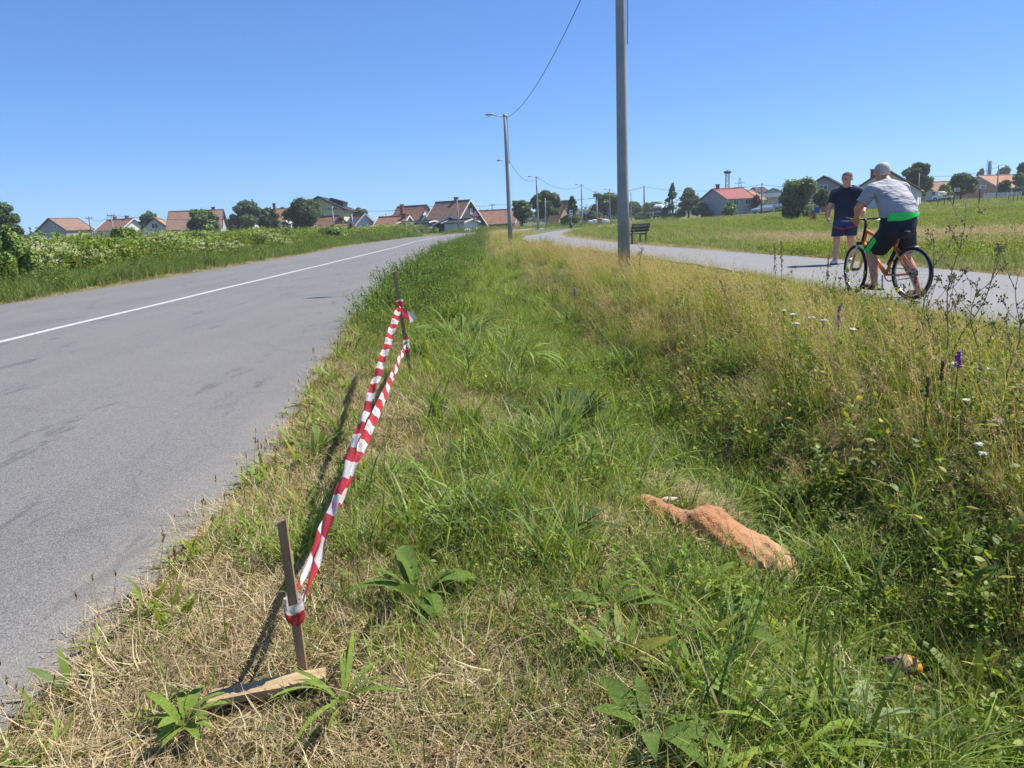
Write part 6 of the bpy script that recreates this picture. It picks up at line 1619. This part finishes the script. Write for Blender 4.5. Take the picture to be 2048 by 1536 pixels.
# stork nest
p = at(1193, 392, 138); g = z1(p.x, p.y); sn = thing('stork_nest', 'stork nest of twigs on top of a pale pole', 'nest', (p.x, p.y, g)); H = p.z - g
MB().tube([(0, 0, 0), (0, 0, H)], [.2, .15], 10).build('pole', CONCRETE, sn, True)
tw = MB(); rr = random.Random(4)
for k in range(170):
    a = rr.uniform(0, 6.28); q = rr.uniform(.15, .62); z = H + rr.uniform(-.1, .42) ; d = Vector((-math.sin(a), math.cos(a), rr.uniform(-.3, .4))) * rr.uniform(.2, .42); c = Vector((q * math.cos(a), q * math.sin(a), z)); tw.tube([c - d, c + d], .02, 4)
tw.ell((0, 0, H + .15), (.55, .55, .2)); tw.build('twigs', mat('nest_twigs', (.16, .12, .085), .95, .4, 4), sn)
def stork(label, dx):
    o = thing('stork', label, 'bird', (p.x + dx, p.y, p.z + .3), group='storks on the nest')
    m = MB(); m.ell((0, 0, .42), (.24, .14, .15)); m.capsule((.17, 0, .48), .06, (.25, 0, .66), .035); m.ell((.28, 0, .7), (.06, .045, .045)); m.build('body', WHITE, o, True)
    MB().tube([(.32, 0, .7), (.52, 0, .64)], [.02, .005], 6).build('beak', R_RED, o); MB().ell((-.18, 0, .42), (.16, .1, .07)).build('wing', DARKMETAL, o, True)
    l_ = MB(); l_.tube([(0, .04, 0), (0, .04, .34)], .015, 5); l_.tube([(0, -.04, 0), (0, -.04, .34)], .015, 5); l_.build('legs', R_RED, o)
stork('stork standing on the nest to the left', -.15)

# road signs
def sign_plate(pts, y, th=.02):
    m = MB(); n = len(pts); m.add([(x, y - th / 2, z) for x, z in pts] + [(x, y + th / 2, z) for x, z in pts], [tuple(range(n)), tuple(range(2 * n - 1, n - 1, -1))] + [(i, i + n, (i + 1) % n + n, (i + 1) % n) for i in range(n)]); return m


def tri(cz, s): return [(-s / 2, cz - s * .29), (s / 2, cz - s * .29), (0, cz + s * .577)]
def circ(cz, r, n=24): return [(r * math.cos(2 * PI * k / n), cz + r * math.sin(2 * PI * k / n)) for k in range(n)]
SREDM = mat('sign_red', (.6, .03, .04), .5, .08, 6); SBLUE = mat('sign_blue', (.03, .1, .42), .5, .08, 6)


def text_mesh(s, size, m, parent, loc, rx=PI / 2):
    c = bpy.data.curves.new('lettering', 'FONT'); c.body = s; c.size = size; c.align_x = 'CENTER'; c.align_y = 'CENTER'; c.extrude = .004
    o = bpy.data.objects.new('lettering', c); COL.objects.link(o)
    dg = bpy.context.evaluated_depsgraph_get(); me = bpy.data.meshes.new_from_object(o.evaluated_get(dg)); bpy.data.objects.remove(o)
    q = link('lettering', me, m, parent); q.location = loc; q.rotation_euler = (rx, 0, 0); return q


p = at(951.5, 447, 98); g = z1(p.x, p.y)
sg = thing('road_sign', 'red-edged warning triangle above a round 50 sign on one post', 'road sign', (p.x, p.y, g), math.radians(3))
zt_ = at(951, 429, 98).z - g; zc_ = at(951.5, 439.5, 98).z - g
MB().tube([(0, .04, 0), (0, .04, zt_ + .3)], .035, 8).build('post', STEEL, sg, True)
a_ = sign_plate(tri(zt_, 1.0), 0).build('warning_plate', SREDM, sg); sign_plate(tri(zt_, .72), -.014, .008).build('white_field', WHITE, a_)
pc = MB()
for s in (-.08, .1): pc.ell((s, -.02, zt_ + .1), (.04, .01, .045), 8, 5); pc.box((s, -.02, zt_ - .02), (.08, .012, .18)); pc.bar((s, -.02, zt_ - .1), (s - .05, -.02, zt_ - .2), .03, .03); pc.bar((s, -.02, zt_ - .1), (s + .05, -.02, zt_ - .2), .03, .03)
pc.build('pictogram', BLACK, a_)
b1 = sign_plate(circ(zc_, .32), 0).build('limit_plate', SREDM, sg); sign_plate(circ(zc_, .25), -.014, .008).build('white_field', WHITE, b1); text_mesh('50', .34, BLACK, b1, (0, -.024, zc_))
p = at(704, 438, 70); g = z1(p.x, p.y); sg = thing('road_sign', 'bare grey back of a triangular road sign on a thin leaning post', 'road sign', (p.x, p.y, g), .15)
zt_ = p.z - g - .05; MB().tube([(.14, -.05, -.1), (0, -.05, zt_ + .45)], .03, 8).build('post', STEEL, sg, True); sign_plate(tri(zt_, .9), 0).build('plate', mat('grey_sign_back', (.4, .43, .47), .5, .08, 4), sg)
# small sign with bin beside the path
p = gnd(1143, 460); g = z1(p.x, p.y); sg = thing('path_sign', 'blue and white upright sign by the bend of the path', 'sign', (p.x, p.y, g)); MB().tube([(0, .04, 0), (0, .04, 2.0)], .03, 8).build('post', STEEL, sg, True)
c_ = MB().box((0, 0, 1.75), (.34, .03, .62)).build('plate', WHITE, sg); MB().box((.03, -.02, 1.88), (.16, .012, .2)).build('blue_field', SBLUE, c_); MB().box((.0, -.02, 1.6), (.14, .012, .1)).build('dark_field', BLACK, c_)
bn = thing('litter_bin', 'dark litter bin at the foot of the blue and white sign', 'bin', (p.x - .1, p.y - .6, g)); bb = MB(); bb.loft([((0, 0, .25), .16, .16, 0), ((0, 0, .7), .2, .2, 0)], 14); bb.build('basket', DARKMETAL, bn, True); MB().tube([(0, .2, 0), (0, .2, .8)], .025, 6).build('post', DARKMETAL, bn)
for px, py, lab in ((1172, 425, 'small round sign back left of the stork pole'), (1217, 424, 'small blue sign right of the stork pole')):
    t = at(px, py, 132); g = z1(t.x, t.y); o = thing('small_sign', lab, 'sign', (t.x, t.y, g)); H = t.z - g; MB().tube([(0, .03, 0), (0, .03, H + .3)], .035, 6).build('post', STEEL, o); sign_plate(circ(H, .3), 0).build('plate', SBLUE if px > 1200 else mat('grey_sign_back2', (.4, .43, .47), .5, .08, 4), o)
# building material beside the road
rr = random.Random(8)
for k, (px, lab, m_, w, h_) in enumerate(((1181, 'white building bag furthest left by the roadside', WHITE, 1.6, 1.0), (1190, 'white building bag second from the left by the roadside', WHITE, 1.7, 1.2), (1199, 'orange brick pallet among the white building bags', R_ORANGE, 1.8, 1.5), (1208, 'white building bag right of the orange pallet', WHITE, 1.6, 1.2), (1214, 'white building bag furthest right by the roadside', WHITE, 1.3, 1.0))):
    t = at(px, 440, 134); x, y = t.x, t.y; m2 = MB(); m2.loft([((0, 0, 0), w / 2, .5, 0), ((0, 0, h_ * .4), w / 2 * 1.06, .55, 0), ((0, 0, h_ * .85), w / 2 * .98, .5, 0), ((0, 0, h_), w / 2 * .7, .35, 0)], 16, 3.5)
    o = m2.build('building_bag' if k != 2 else 'brick_pallet', m_, None, True); o.scale = (.62, .62, .62); o.location = (x, y, z1(x, y) + .1); tag(o, lab, 'bag' if k != 2 else 'pallet', 'building material by the road')

# lattice mast with nest, pylon, tower
def lattice(label, px, top, Y, w0, w1, name, cat):
    t = at(px, top, Y); g = z1(t.x, t.y); H = t.z - g; o = thing(name, label, cat, (t.x, t.y, g)); m = MB(); n = 9
    for i in range(n):
        z0, z1_ = H * i / n, H * (i + 1) / n; a0 = (w0 + (w1 - w0) * i / n) / 2; a1 = (w0 + (w1 - w0) * (i + 1) / n) / 2
        c0 = [Vector((sx * a0, sy * a0, z0)) for sx, sy in ((-1, -1), (1, -1), (1, 1), (-1, 1))]; c1 = [Vector((sx * a1, sy * a1, z1_)) for sx, sy in ((-1, -1), (1, -1), (1, 1), (-1, 1))]
        for k in range(4): m.tube([c0[k], c1[k]], .07, 4); m.tube([c0[k], c1[(k + 1) % 4]], .05, 4); m.tube([c1[k], c1[(k + 1) % 4]], .04, 4)
    m.build('lattice', STEEL, o); return o, H


o, H = lattice('lattice mast topped by a dark nest behind the red roof', 1455, 346, 200, .9, .8, 'lattice_mast', 'mast'); nb = MB(); nb.ell((0, 0, H + .2), (1.0, 1.0, .45)); nb.build('platform', DARKMETAL, o, True)
o, H = lattice('distant steel power pylon right of the lattice mast', 1480, 355, 420, 3.6, .6, 'power_pylon', 'pylon')
for f, w in ((.72, 7), (.84, 5.5)): MB().box((0, 0, H * f), (w, .25, .3)).build('crossarm', STEEL, o)
t = at(1981, 322, 235); g = z1(t.x, t.y); o = thing('chimney_tower', 'plain grey chimney tower behind the salmon house', 'tower', (t.x, t.y, g)); MB().tube([(0, 0, 0), (0, 0, t.z - g)], [.62, .55], 16).build('shaft', mat('grey_concrete_tower', (.2, .24, .27), .8, .12, 1), o, True); MB().tube([(-.95, 0, 0), (-.95, 0, t.z - g + .6)], .06, 6).build('lightning_rod', STEEL, o)

# truck coming along the far road
p = at(1317, 436, 196); g = z1(p.x, p.y) + .02
tk = thing('truck', 'white truck tractor coming along the far road', 'truck', (p.x, p.y, g), math.radians(-28)); TW = mat('truck_white', (.72, .73, .74), .35, .06, 2, spec=.5)
c = MB(); c.loft([((0, 0, .55), 1.2, 1.05, 0), ((0, 0, 1.2), 1.24, 1.1, 0), ((0, 0, 2.9), 1.22, 1.05, 0), ((0, .1, 3.3), 1.16, .9, 0), ((0, .25, 3.6), .9, .6, 0)], 24, 5); c.build('cab', TW, tk, True)
MB().box((0, -1.08, 2.3), (2.1, .1, .95)).build('windscreen', GLASSDARK, tk); MB().box((0, -1.1, 1.3), (1.9, .1, .7)).build('grille', DARKMETAL, tk); MB().box((0, -1.12, .65), (2.3, .16, .4)).build('bumper', DARKMETAL, tk); MB().box((0, 2.0, .85), (1.0, 4.4, .3)).build('chassis', DARKMETAL, tk)
for s in (-1, 1):
    MB().box((s * .9, -1.14, .75), (.35, .08, .22)).build('headlight', LAMPGLASS, tk); MB().box((s * 1.38, -.9, 2.3), (.2, .15, .6)).build('mirror', DARKMETAL, tk)
    for y in (-.2, 3.0): w_ = ring(MB(), .36, .16, 18, 8).build('wheel', BLACK, tk, True); w_.location = (s * 1.05, y, .5); w_.rotation_euler = (0, 0, PI / 2)
MB().tube([(.9, 1.4, 1.0), (.9, 2.6, 1.0)], .34, 12).build('fuel_tank', STEEL, tk, True)


def car(name, label, px, py, Y, rz, paint, long=4.2, cat='car', hgt=1.45):
    t = at(px, py, Y); g = z1(t.x, t.y) + .02; o = thing(name, label, cat, (t.x, t.y, g), rz); m = MB(); L = long / 2
    prof = [(-L, .35), (-L, .75), (-L * .72, .92), (-L * .42, .98), (-L * .12, hgt), (L * .55, hgt), (L * .82, 1.0), (L, .95), (L, .35)]
    n = len(prof)
    def ins(z): return .82 if z <= 1.0 else .62
    m.add([(x, -ins(z), z) for x, z in prof] + [(x, ins(z), z) for x, z in prof], [tuple(range(n)), tuple(range(2 * n - 1, n - 1, -1))] + [(i, i + n, (i + 1) % n + n, (i + 1) % n) for i in range(n)]); m.build('body', paint, o)
    for s in (-1, 1):
        MB().add([(-L * .3, s * .73, 1.04), (-L * .1, s * .66, hgt - .08), (L * .5, s * .66, hgt - .08), (L * .7, s * .73, 1.04)], [(0, 1, 2, 3)]).build('side_window', GLASSDARK, o)
        for x in (-L * .62, L * .62): w_ = ring(MB(), .22, .1, 18, 8).build('wheel', BLACK, o, True); w_.location = (x, s * .78, .31)
    MB().add([(-L * .40, -.6, 1.0), (-L * .40, .6, 1.0), (-L * .145, .52, hgt - .04), (-L * .145, -.52, hgt - .04)], [(0, 1, 2, 3)]).build('windscreen', GLASSDARK, o)
    for s in (-1, 1): MB().box((-L * .99, s * .6, .68), (.06, .3, .16)).build('headlight', LAMPGLASS, o)
    return o


car('car', 'silver-blue car parked below the cream house', 1526, 422, 138, .5, mat('silver_blue_paint', (.25, .33, .42), .3, .05, 2, metal=.3))
car('van', 'white van parked behind the silver-blue car', 1546, 416, 152, .1, TW, 5.2, 'van', 1.9)
# flatbed truck by the hedge
t = at(1878, 398, 118); g = z1(t.x, t.y); fb = thing('flatbed_truck', 'parked light flatbed truck with a pale tarpaulin load', 'truck', (t.x, t.y, g), .1)
MB().box((-1.2, 0, 1.0), (1.0, 1.6, 1.3)).build('cab', TW, fb); MB().box((-1.5, -.81, 1.3), (.5, .04, .5)).build('side_window', GLASSDARK, fb); MB().box((.6, 0, .75), (2.6, 1.7, .35)).build('bed', WHITE, fb); ld = MB(); ld.loft([((.2, 0, .93), .8, .7, 0), ((.2, 0, 1.4), .75, .65, 0), ((.2, 0, 1.6), .5, .45, 0)], 16, 3); ld.build('tarpaulin', W_CREAM, fb, True)
for s in (-1, 1):
    for x in (-1.2, 1.1): w_ = ring(MB(), .25, .1, 16, 8).build('wheel', BLACK, fb, True); w_.location = (x, s * .8, .35)


# sports ground at far right
def hoop(label, px, top, base, Y, wpx):
    b = at(px, base, Y); g = z1(b.x, b.y); t = at(px, top, Y); H = t.z - g; w = wpx * Y / 1500; o = thing('basketball_hoop', label, 'basketball hoop', (b.x, b.y, g), group='basketball hoops')
    MB().tube([(0, .5, 0), (0, .5, H * .8), (0, .08, H * .85)], .07, 8).build('post', DARKMETAL, o, True); bo = MB().box((0, 0, H - w * .3), (w, .06, w * .65)).build('backboard', WHITE, o)
    f = MB(); iw = w * .4
    for a_, b_ in (((-iw / 2, H - w * .4), (iw / 2, H - w * .4)), ((-iw / 2, H - w * .15), (iw / 2, H - w * .15)), ((-iw / 2, H - w * .4), (-iw / 2, H - w * .15)), ((iw / 2, H - w * .4), (iw / 2, H - w * .15))): f.bar((a_[0], -.04, a_[1]), (b_[0], -.04, b_[1]), .05, .05)
    f.build('target_square', DARKMETAL, bo); rg = ring(MB(), .23, .02, 18, 6).build('rim', R_ORANGE, o); rg.rotation_euler = (PI / 2, 0, 0); rg.location = (0, -.3, H - w * .5)


hoop('basketball hoop with white board in front of the bushy tree', 1912, 376, 406, 92, 11); hoop('taller basketball hoop in front of the salmon house', 1963, 370, 406, 88, 12)
def bars(label, x0, x1, top, Y, mid=(), name='exercise_bar', cat='exercise bar', m=STEEL):
    a, b = at(x0, top, Y), at(x1, top, Y); g = z1((a.x + b.x) / 2, a.y); o = thing(name, label, cat, ((a.x + b.x) / 2, a.y, g), group='outdoor exercise bars'); w = (b.x - a.x) / 2; H = (a.z + b.z) / 2 - g
    for x in (-w, *[q * w for q in mid], w): MB().tube([(x, 0, 0), (x, 0, H)], .045, 6).build('post', m, o)
    MB().tube([(-w, 0, H), (w, 0, H)], .035, 6).build('bar', m, o)
bars('pull-up bar frame beside the pale pole under the walnut tree', 1840, 1850, 394, 96, (.2,)); bars('pair of white goal posts left of the nearer hoop base', 1928, 1933, 396, 92); bars('low white bar at the taller hoop', 1966, 1978, 394, 92); bars('low dark frame at the right end of the sports ground', 2018, 2044, 390, 96, (-.3, .4), m=DARKMETAL); bars('short dark posts with panel left of the nearer hoop', 1876, 1889, 400, 92, m=DARKMETAL)
# white fence
a, b = at(1968, 387, 118), at(2043, 382, 118); g = z1((a.x + b.x) / 2, a.y); fe = thing('picket_fence', 'white metal fence before the salmon house', 'fence', (a.x, a.y, 0)); L = b.x - a.x
for k in range(9): MB().box((L * k / 8, 0, z1(a.x + L * k / 8, a.y) + .5), (.09, .09, 1.05)).build('post', WHITE, fe)
for k in range(8):
    x0, x1 = L * k / 8 + .05, L * (k + 1) / 8 - .05; zz0 = z1(a.x + x0, a.y); pn_ = MB()
    for zz in (.15, .55, .95): pn_.box(((x0 + x1) / 2, 0, zz0 + zz), (x1 - x0, .04, .05))
    for q in range(1, 8): pn_.box((x0 + (x1 - x0) * q / 8, .01, zz0 + .55), (.025, .02, .8))
    pn_.build('panel', WHITE, fe)
# pale walk across the sports ground
wy = 97.0; xa, xb = at(1850, 412, wy).x, at(2075, 400, wy).x; n = 30
wl_ = [(xa + (xb - xa) * k / n, wy - 3 + 1.5 * k / n) for k in range(n + 1)]
V = []; Fc = []
for k, (x, y) in enumerate(wl_):
    V += [(x, y - 1.0, z1(x, y - 1.0) + .06), (x, y + 1.0, z1(x, y + 1.0) + .06)]
    if k: Fc.append((2 * k - 2, 2 * k, 2 * k + 1, 2 * k - 1))
me = bpy.data.meshes.new('walkway'); me.from_pydata(V, [], Fc); wo = link('walkway', me, mat('pale_gravel_walk', (.45, .42, .36), .9, .1, 2)); tag(wo, 'pale walk across the sports ground', kind='structure')
# play structure left of the walking man
t = at(1641, 420, 62); g = z1(t.x, t.y); pl = thing('play_structure', 'wooden play structure with blue and orange panels beside the big round bush', 'play structure', (t.x, t.y, g))
for x in (-.45, .45): MB().box((x, 0, .65), (.1, .1, 1.3)).build('post', WOODFRESH, pl)
MB().box((0, 0, .55), (1.0, .7, .08)).build('deck', WOODFRESH, pl); MB().box((-.28, -.06, .9), (.4, .05, .5)).build('blue_panel', SBLUE, pl); MB().box((.24, -.06, .92), (.4, .05, .42)).build('orange_panel', R_ORANGE, pl); MB().bar((-.5, 0, .5), (-.9, -.1, .0), .35, .05).build('slide', SREDM, pl)

# ------------------------------------------------------------------ summer haze
hz = MB().box((60, 230, 16), (760, 640, 40)).build('haze', None)
hm_ = bpy.data.materials.new('thin_summer_haze'); hm_.use_nodes = True; hn = hm_.node_tree.nodes; hn.remove(hn['Principled BSDF'])
pv = hn.new('ShaderNodeVolumePrincipled'); pv.inputs['Color'].default_value = (.86, .92, 1, 1); pv.inputs['Density'].default_value = .00042; pv.inputs['Anisotropy'].default_value = .1
hm_.node_tree.links.new(pv.outputs[0], hn['Material Output'].inputs['Volume']); hz.data.materials.append(hm_)
tag(hz, 'thin pale haze in the air', 'haze', kind='stuff')
